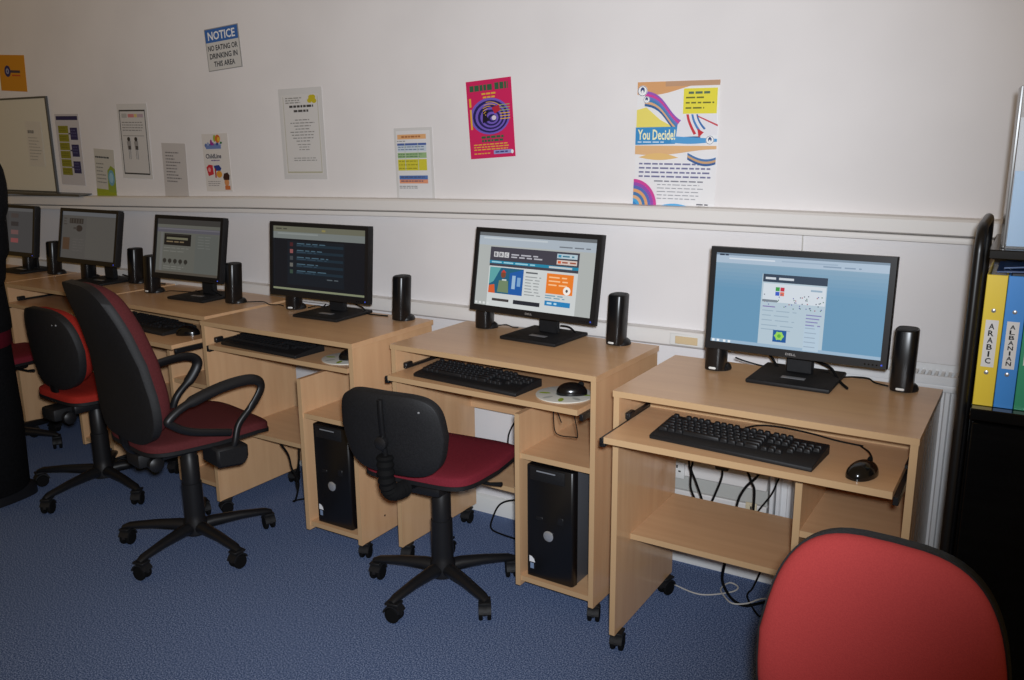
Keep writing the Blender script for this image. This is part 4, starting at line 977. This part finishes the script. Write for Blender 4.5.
# ------------------------------------------------------------------ person at the left edge
pe = thing('person', 'person in a black jacket and long black skirt standing at the left edge', 'person', (-3.415, 1.625, 0), R(6)); pe.scale = (1.11, 1.11, 1.11)
def loft(t, secs, m, n=28, closed_bot=True):
    """secs: (z, cx, cy, rx, ry)"""
    i = t.mi(m); rg = []
    for z, cx, cy, rx, ry in secs: rg.append([t.bm.verts.new((cx+rx*cos(2*pi*a/n), cy+ry*sin(2*pi*a/n), z)) for a in range(n)])
    for A, B in zip(rg, rg[1:]):
        for a in range(n):
            f = t.bm.faces.new((A[a], A[(a+1) % n], B[(a+1) % n], B[a])); f.material_index = i; f.smooth = True
    t.bm.faces.new(rg[0]).material_index = i; t.bm.faces.new(rg[-1]).material_index = i
SK = mat('skin', (150, 108, 84), .55, .4)
# body: one skinned surface
sk_v = [(0, 0, .80), (0, .0, .95), (0, 0, 1.10), (0, -.005, 1.24), (0, 0, 1.305), (0, .01, 1.36), (0, .015, 1.43), (0, .01, 1.485),
        (.15, 0, 1.225), (.235, -.03, 1.05), (.175, .02, .86), (.12, .04, .775), (-.15, 0, 1.225), (-.235, -.03, 1.05), (-.175, .02, .86), (-.12, .04, .775),
        (.085, 0, .76), (.08, .01, .42), (.075, 0, .07), (.078, .08, .035), (-.085, 0, .76), (-.08, .01, .42), (-.075, 0, .07), (-.078, .08, .035)]
sk_e = [(0, 1), (1, 2), (2, 3), (3, 4), (4, 5), (5, 6), (6, 7), (3, 8), (8, 9), (9, 10), (10, 11), (3, 12), (12, 13), (13, 14), (14, 15), (0, 16), (16, 17), (17, 18), (18, 19), (0, 20), (20, 21), (21, 22), (22, 23)]
sk_r = [.12, .11, .12, .10, .05, .06, .085, .07, .05, .04, .03, .025, .05, .04, .03, .025, .085, .055, .038, .03, .085, .055, .038, .03]
me = bpy.data.meshes.new('body'); me.from_pydata(sk_v, sk_e, [])
tmp = bpy.data.objects.new('body_tmp', me); COL.objects.link(tmp)
md = tmp.modifiers.new('s', 'SKIN'); md.use_smooth_shade = True
for i, v in enumerate(me.skin_vertices[0].data): v.radius = (sk_r[i], sk_r[i]*(.78 if i in (0, 1, 2, 3) else 1)); v.use_root = (i == 0)
tmp.modifiers.new('ss', 'SUBSURF').levels = 2
dg = bpy.context.evaluated_depsgraph_get()
bme = bpy.data.meshes.new_from_object(tmp.evaluated_get(dg)); bpy.data.objects.remove(tmp)
bme.materials.clear(); bme.materials.append(SK)
body = link('body', bme, pe)
for sx in (-1, 1):
    t = MB(); hx, hy, hz = sx*.115, .035, .768
    t.tube([(hx, hy-.004, hz+.02), (hx, hy+.005, hz-.02), (hx, hy+.012, hz-.055), (hx, hy+.014, hz-.068)], [(.016, .022), (.016, .034), (.013, .036), (.009, .032)], SK, 14)
    for j, (oy, ln) in enumerate(((-.026, .056), (-.009, .068), (.009, .072), (.026, .064))):
        b = Vector((hx, hy+.013+oy, hz-.060)); t.tube([b, b+Vector((-sx*.004, .004, -ln*.4)), b+Vector((-sx*.014, .006, -ln*.75)), b+Vector((-sx*.024, .006, -ln))], [.0085, .008, .0072, .005], SK, 8)
    b = Vector((hx-sx*.004, hy+.034, hz-.020)); t.tube([b, b+Vector((-sx*.012, .022, -.022)), b+Vector((-sx*.020, .028, -.046)), b+Vector((-sx*.022, .028, -.058))], [.011, .010, .009, .006], SK, 8)
    t.build('hand', body)
# face
t = MB(); t.tube([(0, .105, 1.455), (0, .118, 1.435), (0, .125, 1.422), (0, .105, 1.414)], [.006, .009, .012, .006], SK, 8); t.build('nose', body)
for sx in (-1, 1):
    t = MB(); t.lathe([(.002, -.006), (.010, -.003), (.011, 0), (.008, .004), (.002, .006)], mat('eye', (30, 24, 22), .2, .5), (sx*.032, .094, 1.452), 12, 'y'); t.build('eye', body)
    t = MB(); t.tube([(sx*.083, .01, 1.47), (sx*.09, .0, 1.45), (sx*.086, .006, 1.415)], [.009, .014, .007], SK, 8); t.build('ear', body)
t = MB(); t.tube([(-.024, .100, 1.388), (0, .108, 1.386), (.024, .100, 1.388)], [.003, .006, .003], mat('lips', (120, 64, 58), .5, .4), 8); t.build('mouth', body)
t = MB(); t.pad(superell(.19, .20, 2.2, 32), lambda s: .11*max(0, 1-s**2)**.5, lambda s: -.085*s, mat('dark_hair', (18, 14, 13), .5, .4), lambda a, b, c: Vector((a, b-.012, 1.462+c*.85-max(0, -b)*.9))); t.build('hair', body, sharp=80)
# clothes
t = MB(); loft(t, [(.62, 0, 0, .170, .150), (.66, 0, 0, .172, .150), (.80, 0, 0, .175, .138), (.92, 0, 0, .170, .122), (1.05, 0, 0, .180, .13), (1.16, 0, 0, .195, .13), (1.225, 0, 0, .185, .115), (1.265, 0, 0, .13, .09), (1.30, 0, .0, .075, .07), (1.325, 0, .005, .066, .066)], M_CLOTH)
for sx in (-1, 1):
    t.tube(curve_pts([(sx*.12, 0, 1.235), (sx*.185, 0, 1.20), (sx*.262, -.02, 1.13), (sx*.270, -.03, 1.04), (sx*.195, .015, .90), (sx*.135, .04, .79)], 5), [.055]*3+[.068]*7+[.066]*6+[.058]*5+[.048]*4+[.042], M_CLOTH, 14)
t.build('jacket', body, sharp=80)
t = MB(); loft(t, [(.565, 0, 0, .160, .143), (.572, 0, 0, .164, .147), (.64, 0, 0, .165, .146)], mat('dark_red_knit', (84, 18, 30), .9, .1)); t.build('jumper_hem', body)
t = MB(); loft(t, [(.045, 0, .0, .138, .14), (.05, 0, 0, .142, .145), (.30, 0, 0, .155, .15), (.57, 0, 0, .158, .140), (.75, 0, 0, .15, .12)], M_CLOTH); t.build('skirt', body, sharp=80)
for sx in (-1, 1):
    t = MB(); t.pad(superell(.075, .20, 2.6, 28), lambda s: .035+.03*max(0, 1-s**2)**.5, lambda s: .001, M_BLACK, lambda a, b, c: Vector((a+sx*.075, b+.04, c))); t.build('shoe', body)

# ------------------------------------------------------------------ camera
f_px, pitch, roll, yaw, cz = 857.63, .2299, -.0087, -.5437, 1.3732
fw_ = Vector((sin(yaw)*cos(pitch), cos(yaw)*cos(pitch), -sin(pitch))); r0 = Vector((cos(yaw), -sin(yaw), 0)); u0 = r0.cross(fw_)
r_ = r0*cos(roll)+u0*sin(roll); u_ = -r0*sin(roll)+u0*cos(roll)
cam = bpy.data.cameras.new('camera'); co = bpy.data.objects.new('camera', cam); COL.objects.link(co)
co.matrix_world = Matrix(((r_.x, u_.x, -fw_.x, 0), (r_.y, u_.y, -fw_.y, 0), (r_.z, u_.z, -fw_.z, cz), (0, 0, 0, 1)))
cam.sensor_width = 36; cam.lens = f_px*36/1024; cam.clip_start = .02
scene.camera = co

# ------------------------------------------------------------------ light: the photographer's flash and dim room light
fl = bpy.data.lights.new('camera_flash', 'SPOT'); fo = bpy.data.objects.new('camera_flash', fl); COL.objects.link(fo)
fl.energy = 288; fl.spot_size = R(102); fl.spot_blend = 1.0; fl.shadow_soft_size = .035; fl.color = (.87, .925, 1)
fo.location = (.035, .0, cz+.065)
aim = Vector((-2.15, 2.536, 1.32)); fo.rotation_euler = (aim-fo.location).to_track_quat('-Z', 'Y').to_euler()
w = bpy.data.worlds.new('room_light'); scene.world = w; w.use_nodes = True
bg = w.node_tree.nodes['Background']; bg.inputs[0].default_value = (1, .61, .20, 1); bg.inputs[1].default_value = .16
scene.view_settings.view_transform = 'Standard'; scene.view_settings.look = 'None'
scene.view_settings.exposure = 0; scene.view_settings.gamma = 1; scene.view_settings.use_curve_mapping = False
